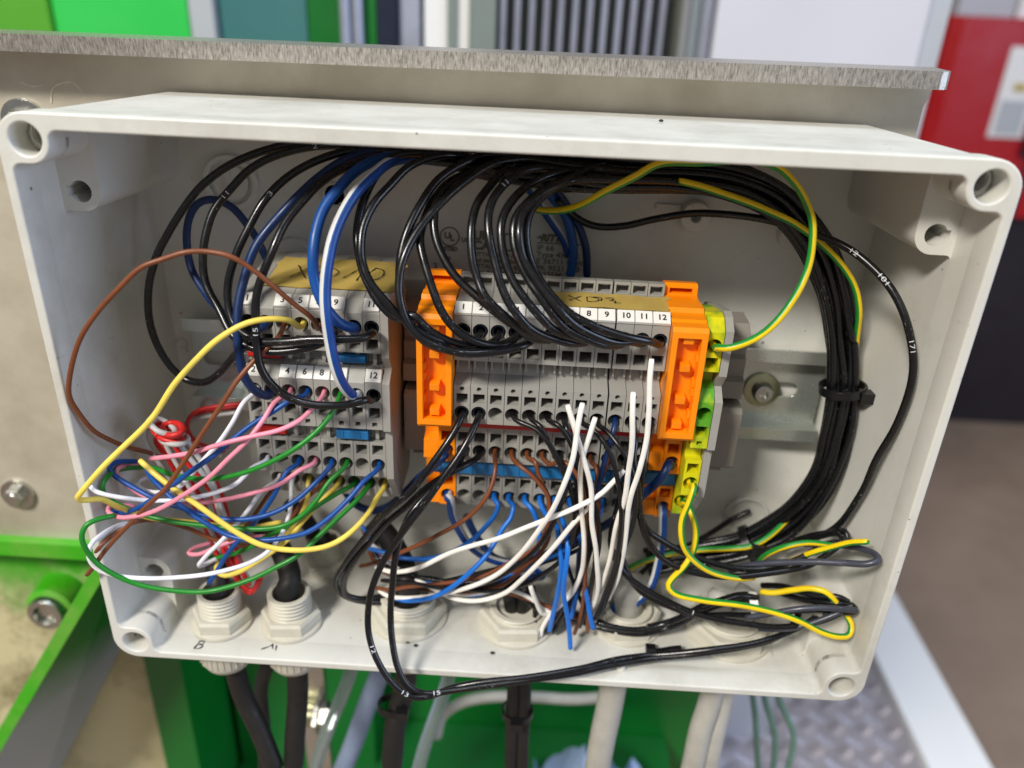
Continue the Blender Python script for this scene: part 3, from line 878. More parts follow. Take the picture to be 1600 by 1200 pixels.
x = 62.6
t = empty("earth_terminal", (x, 53, -3), "green and yellow earth terminal block right of the orange end piece", "terminal block")
o = link_mesh("body", MP, M['pe'], t); o.location = (0, -.053, .003)
EP = [(32, 50), (36.4, 36), (39.6, 22), (38.9, 19), (36, 14.6), (21.6, 14.6), (16.6, 18.6), (13.4, 13.7), (-3, 13.7), (-4, 16.6), (-22.3, 16.7), (-36, 27), (-36, 46), (-24, 53), (18, 53)]
for x0, lab in ((-34.6, "thin grey end plate on the right side of the left terminal group"), (65.3, "thin grey end plate right of the green and yellow terminal")):
    t = tag(MB().prism_x(EP, x0, x0 + 2.3).build("end_plate", M['grey'], None, (x0 + 1.1, 53, -3)), lab, "end plate")

def end_stop(x0, x1, lab):
    t = empty("end_stop", ((x0 + x1) / 2, 53, -3), lab, "end clamp")
    up = [(29, 50), (29, 40), (26, 36), (23, 36), (22, 38), (19, 38), (18, 36.5), (12, 36.5), (11, 34), (5, 34), (3, 40), (3, 53), (18, 53)]
    MB().prism_x(up, x0, x1).build("upper_clip", M['greyd'], t)
    MB().prism_x([(2.5, 42), (2.5, 32.5), (1, 31), (-19, 31), (-20, 32), (-20, 50), (2, 50)], x0 + .6, x1 + .4).build("cover", M['greyd'], t)
    MB().prism_x([(-20.2, 40), (-26, 40), (-26, 52), (-20.2, 52)], x0 + 2, x1 - 1).build("foot", M['greyd'], t)
end_stop(-31.6, -24.4, "grey rail end clamp between the left terminal group and the orange end piece")
end_stop(68.6, 78.6, "grey stepped rail end clamp beside the rail screw")

def orange_end(x0, x1, lab):
    t = empty("orange_end_piece", ((x0 + x1) / 2, 53, -3), lab, "end piece")
    xm = x0 + (x1 - x0) * .47
    up = [(36, 50), (41.6, 41), (42.2, 37.4), (41.4, 36), (38.7, 36), (38.7, 29), (39.3, 28), (39.3, 23.5), (38.0, 22.5), (38.0, 17.4), (37.4, 16.4), (37.4, 12.6), (36.2, 11.6), (1.6, 11.6), (1.6, 12.6), (0.2, 13.2), (0.2, 24), (2, 53), (18, 53)]
    a = MB().prism_x(up, x0, x1).mesh("a", BO)
    c = MB().box(x0 + 1.7, x1 - 1.7, 11, 16.6, 3.4, 34.4)
    c.box(x0 + 1.6, x1 - 1.6, 35.6, 41, 39.2, 40.9)
    me = boolean(a, c.mesh("c", BO))
    for v in me.vertices: v.co = v.co + (BO - ORG[t.name]) * S
    link_mesh("channel", me, M['orange'], t)
    xc = (x0 + x1) / 2
    for z in (33.0, 24.2, 13.6, 5.2):
        MB().prism_x([(z + 1.3, 12.6), (z + 1.3, 16.7), (z - 1.9, 16.7), (z - .9, 12.9)], xc - 1.5, xc + 1.4).build("tab", M['orange'], t)
    for z in (28, 20, 17, 9.4):
        MB().box(x0 + 1.6, x0 + 2.3, 13.4, 16.7, z - 1.1, z + 1.1).build("tab", M['orange'], t)
        MB().box(x1 - 2.3, x1 - 1.6, 13.4, 16.7, z - 1.6, z + .6).build("tab", M['orange'], t)
    xa, xb = (xm, x1)
    low = [(-0.3, 40), (-0.3, 24.4), (-18.5, 23.6), (-18.9, 29.4), (-25.4, 29.4), (-25.8, 27.6), (-38.3, 27.6), (-38.3, 46)]
    a = MB().prism_x(low, xa, xb).mesh("a", BO)
    me = boolean(a, cutters([('q', -9.2, 23.8), ('r', -14.3, 23.8), ('q', -28.6, 27.6), ('r', -34.3, 27.6)], (xa + xb) / 2).mesh("c", BO))
    for v in me.vertices: v.co = v.co + (BO - ORG[t.name]) * S
    link_mesh("lower_body", me, M['orange'], t)
    ramp_ = [(-0.3, 40), (-0.3, 26), (-2, 25), (-4, 28), (-10.4, 28.4), (-11.2, 24.6), (-17.6, 23.8), (-18.5, 29.5), (-25.4, 29.5), (-25.8, 31), (-31.6, 32), (-32.4, 28.4), (-38, 28), (-38.3, 46)]
    MB().prism_x(ramp_, x0 + .1, xa - .1).build("lower_ramp", M['orange'], t)
    return (xa + xb) / 2
OXL = orange_end(-23.7, -13.35, "orange plastic end piece on the left of the right terminal group")
OXR = orange_end(49.7, 59.9, "orange plastic end piece between terminal 12 and the earth terminal")

# jumpers
def jumper(name, x0, x1, z0, z1, y, mat, lab, ribs=True):
    t = empty(name, ((x0 + x1) / 2, y, (z0 + z1) / 2), lab, "jumper")
    MB().prism_x([(z1, y + .7), (z1 - .6, y), (z0 + .6, y), (z0, y + .7), (z0, y + 3), (z1, y + 3)], x0, x1).build("body", mat, t)
    k = x0 + 1.6
    while ribs and k < x1 - 1.4:
        MB().box(k, k + .7, y - .25, y + .3, z0 + .5, z1 - .5).build("rib", mat, t); k += 5.2
    return t
jumper("red_jumper", XL(1) - 2.3, XL(2) + 2.2, 17.9, 20.6, 17.6, M['red'], "short red jumper in the upper channel of the left terminal group")
jumper("red_jumper", XL(1) - 2.2, XL(2) + 2.2, -7.9, -4.1, 16.2, M['red'], "short red jumper in the lower channel of the left terminal group")
jumper("blue_jumper", XL(6) - .6, XL(7) + 2.4, 18.0, 20.8, 17.0, M['jblue'], "short blue jumper in the upper channel of the left terminal group")
jumper("blue_jumper", XL(6) - 2.2, XL(7) + 2.6, -7.9, -4.2, 15.6, M['jblue'], "short blue jumper in the lower channel of the left terminal group")
jumper("blue_jumper", -20.4, 59.6, -25.0, -19.6, 26.0, M['jblue'], "long blue jumper bar along the lower rows of the right terminal group")
jumper("red_jumper", XR(1) - 2.5, XR(12) + 2.5, -4.6, -1.6, 21.6, M['red'], "long dark red jumper strip under the middle row of the right terminal group", False)

# masking tape labels with handwriting
def tape(lab, x0, x1, z0, y0, z1, y1, lines, o, seedv):
    rnd = random.Random(seedv)
    n = 26; top, bot = [], []
    A, B_ = Vector((0, y0, z0)), Vector((0, y1, z1))
    e0_ = [(0, rnd.uniform(-.5, .5)) for _ in range(9)]; e1_ = [(0, rnd.uniform(-1.2, 1.2)) for _ in range(9)]
    vs, fs = [], []
    R_, C_ = 9, n
    for r in range(R_):
        for c_ in range(C_):
            u_ = c_ / (C_ - 1); v_ = r / (R_ - 1)
            x = x0 + (x1 - x0) * u_
            if c_ == 0: x += e1_[r][1] * .6
            if c_ == C_ - 1: x += e1_[-1 - r][1]
            p = A.lerp(B_, v_)
            wob = .12 * math.sin(u_ * 17 + v_ * 3) + .10 * math.sin(u_ * 7 + seedv)
            vs.append((x, p.y + (rnd.uniform(-.12, .12) if r in (0, R_ - 1) else 0), p.z + wob + .18))
    for r in range(R_ - 1):
        for c_ in range(C_ - 1): fs.append((r * C_ + c_, r * C_ + c_ + 1, (r + 1) * C_ + c_ + 1, (r + 1) * C_ + c_))
    nn = len(vs)
    vs += [(a, b_, c_ - .14) for a, b_, c_ in vs]
    fs += [tuple(reversed([i + nn for i in f])) for f in fs]
    t = empty("tape_label", ((x0 + x1) / 2, (y0 + y1) / 2, (z0 + z1) / 2), lab, "tape label")
    MB().add(vs, fs, True).build("tape", M['tape'], t)
    strokes("handwriting", t, o, (1, 0, 0), (B_ - A), lines, .42, M['ink'], .52)
tape("torn masking tape strip with handwriting lying on the left terminal group", -70.5, -31.5, 39.9, 21.6, 42.0, 43.0,
     [[(-8, 4), (-3.5, -5)], [(-8.2, -5), (-3, 4.5)], [(0, 4.6), (0.3, -4.4), (4.6, -2.4), (5.2, 1), (0.2, 4.8)], [(7.6, -3.6), (12.5, 5), (12, -5)], [(16, 4.5), (14.8, 0), (16.6, -4), (19, -1.4), (18.6, 3.4), (15.8, 5)]], (-56, 32.2, 41.0), 3)
tape("masking tape strip with handwriting lying on the right terminal group", 12.5, 50.5, 38.75, 20.6, 38.55, 33.4,
     [[(-8.6, .6), (-7.8, .8)], [(-5, 2.4), (-1.4, -2.2)], [(-5, -2), (-1, 2.4)], [(.6, 2), (.8, -2.2), (3.6, -1.4), (4, .8), (1.2, 2.2)], [(2.4, 2.2), (4.8, 1.6), (4.6, -1.2)], [(6, 1.6), (8.4, 2.2), (8, .2), (7, 0), (9, -.6), (8.6, -2.4), (10.4, -1.8)]], (25, 27, 38.65), 5)

# ------------------------------------------------------------------ cable glands
def gland(x, y, r, lab, below=True, rings=5):
    t = empty("cable_gland", (x, y, -87), lab, "cable gland")
    zb = -86.6
    MB().lathe((x, y, zb), (0, 0, 1), [(r * 1.5, 0), (r * 1.5, 1.2), (r * 1.42, 1.6)], 40).build("flange", M['nut'], t)
    MB().lathe((x, y, zb + 1.6), (0, 0, 1), [(r * 1.46, 0), (r * 1.46, 3.6), (r * 1.34, 4.6), (r * 1.0, 4.6)], 6, False, .35).build("hex_nut", M['nut'], t)
    prof = [(r * 1.02, 4.6)]
    for k in range(rings):
        h = 6.2 + k * 1.55; prof += [(r * 1.05, h), (r * .96, h + .5), (r * .96, h + .8), (r * 1.05, h + 1.3)]
    prof += [(r * 1.0, 6.5 + 1.55 * rings), (r * .80, 6.5 + 1.55 * rings), (r * .78, 1.0)]
    MB().lathe((x, y, zb), (0, 0, 1), prof, 40).build("thread", M['nut'], t)
    if below:
        m = MB().lathe((x, y, -89.6), (0, 0, -1), [(r * 1.5, 0), (r * 1.5, 5), (r * 1.42, 5.6)], 6, False, .2)
        m.build("outer_hex", M['nut'], t)
        MB().lathe((x, y, -95.1), (0, 0, -1), [(r * 1.36, 0), (r * 1.36, 6.5), (r * 1.15, 9.6), (r * .74, 11)], 40).build("dome_nut", M['nut'], t)
        m = MB()
        for k in range(28):
            a = 2 * math.pi * k / 28; ca, sa = math.cos(a), math.sin(a)
            px_, py_ = x + ca * r * 1.36, y + sa * r * 1.36
            m.add([(px_ - sa * .28, py_ + ca * .28, -95.4), (px_ + sa * .28, py_ - ca * .28, -95.4), (px_ + ca * .45, py_ + sa * .45, -95.6),
                   (px_ - sa * .28, py_ + ca * .28, -101.4), (px_ + sa * .28, py_ - ca * .28, -101.4), (px_ + ca * .45, py_ + sa * .45, -101.2)],
                  [(0, 2, 5, 3), (2, 1, 4, 5), (0, 1, 2), (5, 4, 3)])
        m.build("grip_ridges", M['nut'], t)
    return t
gland(-95.5, 16, 7.0, "cable gland above the pen letter B, leftmost on the box floor")
gland(-71.0, 17.5, 7.2, "cable gland above the pen letter A")
gland(-30.0, 25, 9.6, "wide cable gland under the tangle of thin wires, third from left", True, 2)
gland(9.6, 25, 9.4, "wide cable gland in the middle of the box floor", True, 1)
gland(50.0, 28, 8.6, "cable gland with blue and white wires right of the middle", True, 1)
gland(87.0, 27, 10.6, "widest cable gland near the right wall of the box", True, 1)
gland(-66.0, 48, 6.4, "small cable gland at the back behind the thin coloured wires")

# ------------------------------------------------------------------ wires: (name, material, radius, label, path in mm, category, group, roll, prints)
WIRES = [
('black_wire', 'black', 1.2, 'outermost black wire loop at the far left of the back wall', [(-73.7, 19.5, 31.0), (-73.7, 14.1, 30.3), (-71.1, 10.0, 27.5), (-77.6, 14.0, 20.9), (-87.0, 22.0, 10.1), (-97.0, 28.0, 2.7), (-103.1, 30.0, 3.0), (-107.5, 30.0, 9.0), (-110.3, 30.0, 20.0), (-109.5, 30.0, 34.0), (-106.3, 30.0, 43.0), (-101.6, 30.0, 50.6), (-95.1, 30.0, 59.3), (-87.8, 31.0, 67.4), (-78.7, 33.0, 73.7), (-65.2, 36.0, 78.3), (-49.7, 38.0, 78.7), (-29.0, 38.0, 77.5), (-5.9, 37.5, 80.1), (12.9, 38.7, 78.6), (31.6, 40.0, 78.1), (51.1, 41.0, 78.3), (69.2, 41.5, 76.2), (85.1, 41.7, 68.9), (97.7, 42.4, 56.3), (106.5, 43.1, 41.1), (113.0, 42.2, 23.9)], 'wire', 'black wires looping from the top of the box', 0, [(0.42, '/')]),
('black_wire', 'black', 1.2, 'second black wire loop from the left, ending under the number nine', [(-47.7, 19.5, 31.0), (-47.7, 14.1, 30.3), (-48.3, 9.0, 30.1), (-52.2, 8.0, 28.1), (-56.8, 7.0, 27.0), (-64.7, 7.0, 25.6), (-70.9, 8.0, 26.2), (-76.1, 10.0, 28.4), (-81.2, 14.0, 33.9), (-85.8, 17.0, 40.5), (-87.1, 19.0, 46.9), (-86.6, 21.0, 53.6), (-84.1, 24.0, 60.8), (-79.2, 27.0, 66.8), (-73.2, 30.0, 72.5), (-64.5, 33.0, 76.2), (-51.1, 36.0, 78.6), (-28.7, 36.0, 77.5), (-5.9, 31.5, 74.9), (12.6, 33.8, 72.8), (31.4, 36.1, 71.4), (50.3, 38.4, 71.1), (67.6, 40.0, 68.2), (81.4, 41.6, 62.5), (92.3, 43.6, 52.4), (100.8, 45.3, 38.6), (107.1, 45.9, 21.6), (110.4, 44.2, 6.3), (111.3, 43.8, -11.0), (110.0, 44.8, -30.1), (104.2, 46.1, -45.8), (92.9, 47.8, -57.8), (76.4, 50.5, -65.5), (58.1, 52.6, -72.5)], 'wire', 'black wires looping from the top of the box', 0, [(0.2, '11'), (0.27, '2')]),
('blue_wire', 'navy', 1.25, 'dark blue wire arching behind the two left black loops', [(-68.5, 19.5, 31.0), (-68.5, 14.1, 30.3), (-70.6, 12.0, 29.5), (-81.0, 22.0, 27.1), (-89.6, 32.0, 28.0), (-95.6, 38.0, 30.8), (-100.3, 42.0, 35.7), (-101.5, 44.0, 43.5), (-100.6, 46.0, 52.4), (-97.8, 47.0, 56.9), (-93.5, 48.0, 58.1), (-88.4, 49.0, 55.9), (-84.2, 50.0, 50.1), (-80.7, 50.0, 43.9), (-78.6, 50.0, 38.6), (-76.7, 50.0, 34.3)], 'wire', None, 0, []),
('black_wire', 'black', 1.2, 'third black wire loop running across the front of the upper left terminals', [(-37.3, 19.5, 31.0), (-37.3, 14.1, 30.3), (-36.4, 10.0, 31.6), (-38.9, 7.0, 31.1), (-44.3, 5.0, 31.2), (-52.0, 5.0, 30.6), (-59.9, 5.0, 29.3), (-66.9, 6.0, 28.7), (-71.0, 7.0, 30.0), (-75.3, 9.0, 32.3), (-77.5, 11.0, 36.7), (-77.8, 13.0, 43.7), (-75.2, 15.0, 52.3), (-71.4, 18.0, 59.0), (-66.6, 22.0, 65.9), (-60.9, 27.0, 71.4), (-52.4, 31.0, 76.0), (-44.0, 35.0, 78.2), (-24.8, 35.0, 77.5), (-6.6, 32.9, 72.5), (12.5, 35.7, 70.5), (31.9, 38.0, 70.0), (50.0, 40.8, 69.6), (67.0, 42.2, 67.9), (80.7, 44.2, 62.2), (92.0, 45.9, 52.2), (100.6, 47.0, 38.5), (107.1, 48.0, 21.6), (111.5, 46.4, 5.8), (112.3, 45.8, -11.0), (111.7, 46.3, -30.5), (105.7, 47.8, -46.7), (94.4, 48.5, -59.4), (77.0, 50.8, -67.4), (58.6, 53.0, -74.4)], 'wire', 'black wires looping from the top of the box', 0, [(0.22, '3')]),
('blue_wire', 'navy', 1.3, 'navy blue wire looping down to the terminal marked two', [(-68.5, 18.5, 9.2), (-68.5, 13.1, 8.5), (-68.5, 10.0, 9.7), (-71.6, 8.0, 12.7), (-73.9, 7.0, 17.6), (-74.7, 7.0, 24.6), (-74.7, 8.0, 30.5), (-74.3, 10.0, 37.2), (-72.0, 13.0, 45.9), (-69.1, 16.0, 53.6), (-65.4, 19.0, 59.4), (-60.2, 23.0, 65.6), (-54.2, 28.0, 71.1), (-46.6, 32.0, 75.6), (-38.0, 36.0, 77.6), (-25.5, 40.0, 76.9), (-7.0, 46.0, 74.8), (8.6, 52.0, 70.9), (17.3, 57.0, 61.4), (22.6, 58.0, 53.4), (25.5, 58.0, 46.1), (27.0, 58.0, 35.7)], 'wire', None, 0, []),
('black_wire', 'black', 1.2, 'black wire sweeping in a wide curve to the terminal marked twelve', [(-37.3, 18.5, 9.2), (-37.3, 13.1, 8.5), (-38.3, 8.0, 10.7), (-41.7, 6.0, 10.1), (-47.1, 4.0, 9.9), (-53.8, 3.0, 10.4), (-58.4, 3.0, 11.6), (-61.8, 3.0, 13.7), (-65.3, 3.0, 17.8), (-67.2, 3.0, 22.6), (-67.7, 4.0, 28.5), (-67.3, 5.0, 35.7), (-66.4, 7.0, 44.5), (-62.6, 10.0, 54.8), (-60.1, 14.0, 61.0), (-56.4, 18.0, 66.1), (-51.6, 23.0, 70.9), (-44.8, 28.0, 74.7), (-35.6, 33.0, 77.2), (-21.2, 36.0, 76.8), (-6.5, 35.2, 73.8), (12.5, 36.9, 72.0), (31.7, 39.3, 71.6), (50.3, 41.8, 71.6), (67.2, 43.5, 69.4), (81.6, 44.3, 63.8), (93.6, 46.2, 53.4), (102.2, 47.0, 39.8), (109.1, 47.5, 22.3), (113.3, 45.5, 6.4), (114.2, 45.0, -11.1), (113.2, 44.8, -31.0), (107.2, 46.1, -47.7), (94.9, 47.1, -60.2), (77.4, 49.0, -68.4)], 'wire', 'black wires looping from the top of the box', 0, [(0.14, '15')]),
('blue_wire', 'blue', 1.55, 'thick blue wire curving down to the blank terminal beside eleven', [(-42.5, 19.5, 31.0), (-42.5, 14.1, 30.3), (-41.5, 10.0, 32.5), (-44.6, 7.0, 34.9), (-47.0, 6.0, 38.4), (-48.9, 6.0, 42.1), (-50.6, 7.0, 48.2), (-50.7, 8.0, 54.8), (-50.4, 11.0, 60.6), (-49.0, 15.0, 66.3), (-46.1, 19.0, 70.8), (-42.9, 25.0, 74.1), (-37.1, 31.0, 76.6), (-25.3, 38.0, 76.6), (-7.0, 46.0, 74.1), (6.3, 52.0, 70.0), (13.5, 56.0, 62.9), (19.1, 57.0, 55.6), (21.7, 57.0, 46.2), (21.4, 57.0, 35.8)], 'wire', None, 0, []),
('blue_white_wire', 'bluewhite', 1.6, 'blue wire with a white stripe crossing both left terminal tiers', [(-42.5, 18.5, 9.2), (-42.5, 13.1, 8.5), (-42.3, 9.0, 10.8), (-43.3, 5.0, 14.7), (-44.4, 2.0, 20.2), (-45.4, 1.0, 26.8), (-46.0, 1.0, 34.0), (-46.1, 1.0, 41.2), (-46.2, 2.0, 46.5), (-45.9, 4.0, 54.0), (-45.1, 7.0, 59.9), (-43.1, 11.0, 65.4), (-40.2, 16.0, 70.4), (-36.9, 22.0, 73.6), (-31.4, 30.0, 76.7), (-18.2, 42.0, 75.1), (-1.3, 52.0, 70.0), (4.8, 56.0, 65.5), (11.8, 58.0, 56.7), (18.6, 59.0, 48.2), (20.7, 59.0, 42.2)], 'wire', None, -1.65, []),
('black_wire', 'black', 1.2, 'black wire with white number print left of the second tape loop', [(-0.2, 20.5, 31.4), (-0.2, 15.1, 30.7), (-3.7, 10.0, 29.9), (-7.4, 8.0, 30.3), (-13.1, 6.0, 32.1), (-18.7, 5.0, 35.3), (-23.3, 5.0, 39.2), (-27.8, 6.0, 37.6), (-32.4, 7.0, 40.8), (-36.5, 9.0, 46.0), (-39.1, 11.0, 51.2), (-40.3, 13.0, 56.9), (-40.4, 16.0, 61.5), (-38.8, 20.0, 67.8), (-35.7, 25.0, 73.6), (-31.0, 30.0, 77.6), (-17.3, 34.0, 77.5), (-6.3, 36.8, 74.2), (11.9, 39.8, 72.2), (31.4, 41.9, 72.4), (50.6, 43.8, 72.5), (67.8, 45.0, 70.8), (82.4, 46.5, 65.7), (95.2, 47.0, 54.9), (104.2, 48.0, 40.3), (111.3, 47.8, 23.0), (115.1, 45.9, 6.8), (116.4, 44.8, -11.1), (115.5, 44.7, -30.9), (108.3, 45.2, -48.9), (95.8, 46.3, -61.7), (77.5, 47.9, -69.7)], 'wire', 'black wires looping from the top of the box', 0, [(0.3, '15'), (0.5, '15')]),
('black_wire', 'black', 1.2, 'black wire with white number print right of the striped blue wire', [(5.0, 20.5, 31.4), (5.0, 15.1, 30.7), (2.2, 9.0, 30.7), (-3.5, 7.0, 30.2), (-9.2, 5.0, 30.2), (-14.8, 4.0, 30.9), (-20.6, 4.0, 32.9), (-24.4, 5.0, 36.7), (-27.8, 5.0, 39.5), (-31.4, 5.0, 43.5), (-35.5, 6.0, 48.4), (-37.5, 8.0, 53.5), (-37.7, 9.0, 56.4), (-37.4, 12.0, 61.9), (-35.4, 16.0, 67.7), (-31.7, 21.0, 72.3), (-27.1, 26.0, 76.5), (-18.8, 31.0, 78.7), (-6.2, 38.1, 75.7), (12.5, 40.1, 74.5), (31.2, 42.1, 74.8), (50.1, 44.4, 74.8), (68.3, 45.2, 73.4), (84.1, 45.8, 67.0), (96.8, 46.3, 55.7), (105.6, 47.2, 41.1), (113.2, 46.9, 23.8), (116.5, 44.5, 6.8), (117.2, 43.3, -11.5), (116.1, 43.0, -31.3), (108.6, 43.6, -48.9), (95.2, 43.7, -62.1), (77.1, 46.0, -69.8), (59.0, 47.4, -76.1)], 'wire', 'black wires looping from the top of the box', 0, [(0.32, '15'), (0.42, '151'), (0.62, '11')]),
('black_wire', 'black', 1.2, 'outer black loop of the crossing pair left of the orange end piece', [(10.2, 20.5, 31.4), (10.2, 15.1, 30.7), (7.8, 9.0, 31.0), (2.3, 6.0, 30.6), (-3.3, 4.0, 30.2), (-9.0, 3.0, 29.9), (-14.6, 2.0, 31.2), (-20.5, 2.0, 33.9), (-24.1, 3.0, 37.7), (-26.3, 5.0, 43.4), (-27.0, 7.0, 48.6), (-26.4, 9.0, 54.3), (-24.3, 12.0, 59.9), (-21.2, 15.0, 64.6), (-16.4, 19.0, 69.7), (-10.7, 24.0, 73.6), (-2.8, 30.0, 77.0), (12.5, 38.7, 76.8), (31.2, 40.5, 75.9), (50.5, 42.5, 76.0), (68.5, 42.6, 74.1), (84.6, 43.3, 67.9), (96.7, 44.3, 55.9), (105.5, 44.8, 40.9), (112.6, 44.6, 23.2), (115.8, 42.3, 6.8), (116.1, 41.1, -11.1), (114.6, 41.2, -31.0), (107.6, 42.0, -48.3), (94.5, 43.1, -61.0), (76.9, 44.8, -68.3), (58.0, 46.8, -74.6)], 'wire', 'black wires looping from the top of the box', 0, []),
('black_wire', 'black', 1.2, 'inner black loop of the crossing pair left of the orange end piece', [(-5.4, 20.5, 31.4), (-5.4, 15.1, 30.7), (-9.6, 9.0, 30.4), (-13.1, 6.0, 31.5), (-18.6, 4.0, 34.0), (-23.4, 4.0, 36.8), (-26.7, 5.0, 41.9), (-27.9, 8.0, 48.7), (-27.4, 11.0, 55.5), (-25.5, 14.0, 61.9), (-22.5, 18.0, 67.8), (-17.9, 24.0, 73.8), (-11.3, 30.0, 77.7), (-6.1, 35.2, 78.4), (13.0, 36.7, 76.4), (31.2, 38.4, 75.1), (50.8, 40.0, 75.2), (68.4, 40.9, 73.0), (83.8, 41.6, 66.5), (95.7, 42.8, 54.5), (104.0, 44.0, 40.1), (110.2, 44.0, 22.8), (114.0, 41.9, 6.7), (114.1, 41.5, -11.5), (112.8, 41.3, -30.8), (105.6, 42.6, -46.7), (93.8, 44.2, -59.0), (75.9, 46.1, -66.2)], 'wire', 'black wires looping from the top of the box', 0, []),
('black_wire', 'black', 1.2, 'black wire passing over the left orange end piece to the fourth hole', [(5.0, 20.5, 31.4), (5.6, 15.1, 31.9), (3.9, 10.0, 31.3), (-1.7, 7.0, 31.5), (-7.2, 5.0, 33.6), (-12.3, 5.0, 37.0), (-16.2, 6.0, 41.5), (-19.1, 8.0, 47.0), (-21.6, 11.0, 53.6), (-22.7, 14.0, 58.5), (-22.1, 18.0, 62.5), (-19.7, 24.0, 67.8), (-13.1, 30.0, 73.1), (12.3, 35.8, 73.7), (31.6, 37.9, 73.2), (50.5, 39.9, 72.5), (67.7, 41.0, 70.8), (82.3, 42.5, 64.4), (93.7, 44.0, 53.7), (102.3, 44.7, 39.3), (108.9, 45.5, 22.4), (112.5, 43.7, 6.2), (112.8, 42.7, -11.0), (112.0, 43.2, -30.2), (105.5, 44.4, -46.4), (93.6, 46.2, -58.8)], 'wire', 'black wires looping from the top of the box', 0, []),
('black_wire', 'black', 1.2, 'black wire passing left of the round listing emblem', [(20.6, 20.5, 31.4), (20.6, 15.1, 30.7), (16.1, 9.0, 33.1), (11.3, 7.0, 34.8), (4.4, 5.0, 38.7), (-0.1, 5.0, 41.5), (-4.7, 6.0, 44.6), (-10.6, 8.0, 48.8), (-14.4, 10.0, 52.9), (-17.6, 13.0, 58.1), (-18.7, 16.0, 62.6), (-18.1, 20.0, 67.6), (-14.6, 27.0, 71.9), (-6.1, 33.0, 75.2), (12.2, 37.6, 69.8), (31.6, 39.9, 69.6), (50.3, 43.2, 69.7), (66.7, 44.9, 67.9), (80.6, 46.5, 62.6), (92.8, 47.3, 52.9), (101.2, 48.8, 38.8), (108.5, 49.6, 21.8), (112.7, 47.8, 6.2), (114.1, 46.8, -11.2), (113.5, 47.1, -30.9), (107.4, 48.2, -48.0), (94.9, 48.9, -61.2), (77.5, 50.7, -69.3)], 'wire', 'black wires looping from the top of the box', 0, []),
('black_wire', 'black', 1.2, 'black wire crossing the marker tag two', [(15.4, 20.5, 31.4), (15.4, 15.1, 30.7), (11.7, 10.0, 32.8), (8.6, 7.0, 35.3), (5.1, 4.0, 39.2), (0.5, 3.0, 43.2), (-3.7, 4.0, 46.7), (-6.0, 6.0, 50.1), (-7.9, 8.0, 54.8), (-8.5, 10.0, 59.5), (-8.4, 12.0, 63.4), (-7.3, 16.0, 68.2), (-4.2, 21.0, 72.5), (0.6, 28.0, 76.0), (11.8, 39.9, 69.9), (31.4, 42.7, 70.3), (49.9, 44.8, 70.2), (66.9, 46.2, 69.3), (81.5, 48.2, 64.3), (93.8, 48.7, 53.8), (102.9, 50.2, 39.7), (110.5, 50.4, 22.6), (115.2, 48.2, 6.4), (116.1, 46.8, -11.6), (115.7, 46.8, -31.4), (108.9, 47.4, -49.0), (95.9, 47.8, -62.7), (78.3, 49.6, -71.0), (60.1, 50.9, -78.4)], 'wire', 'black wires looping from the top of the box', 0, []),
('black_wire', 'black', 1.2, 'black wire printed with a white two above the marker tag', [(25.8, 20.5, 31.4), (25.8, 15.1, 30.7), (21.4, 9.0, 32.6), (15.4, 6.0, 35.3), (9.6, 3.0, 38.9), (5.8, 2.0, 42.6), (2.6, 3.0, 46.1), (-0.1, 5.0, 50.8), (-2.1, 7.0, 55.8), (-3.6, 9.0, 61.5), (-3.9, 12.0, 66.2), (-2.6, 16.0, 70.5), (1.3, 22.0, 74.6), (6.9, 29.0, 76.6), (31.1, 43.7, 72.0), (50.2, 46.1, 72.5), (67.2, 47.2, 71.4), (83.0, 48.3, 66.2), (95.5, 49.2, 55.5), (105.0, 49.8, 40.8), (113.1, 49.7, 23.5), (116.6, 47.3, 6.8), (118.1, 45.8, -11.7), (116.9, 45.3, -31.6), (110.6, 45.7, -49.5), (96.4, 46.2, -63.4), (78.7, 47.9, -71.7)], 'wire', 'black wires looping from the top of the box', 0, [(0.3, '2'), (0.335, '1'), (0.22, '11')]),
('black_wire', 'black', 1.2, 'black wire left of the one printed wire above terminal five', [(31.0, 20.5, 31.4), (31.0, 15.1, 30.7), (27.1, 8.0, 33.0), (21.1, 5.0, 35.5), (15.2, 3.0, 38.6), (11.3, 2.0, 42.9), (7.6, 3.0, 47.0), (4.2, 5.0, 51.0), (1.9, 7.0, 55.3), (0.6, 9.0, 60.3), (0.4, 12.0, 65.6), (2.6, 17.0, 69.7), (6.7, 23.0, 72.6), (13.8, 29.0, 75.2), (30.7, 44.6, 73.7), (50.4, 46.2, 74.8), (68.3, 47.5, 73.6), (84.2, 48.0, 68.2), (96.9, 48.4, 56.6), (106.8, 48.8, 41.3), (114.3, 48.2, 23.9), (118.0, 45.9, 7.0), (119.4, 43.9, -11.5), (118.2, 43.3, -32.1), (110.6, 43.5, -49.9), (96.7, 44.0, -63.5), (78.1, 45.4, -71.6), (59.5, 46.7, -78.2)], 'wire', 'black wires looping from the top of the box', 0, []),
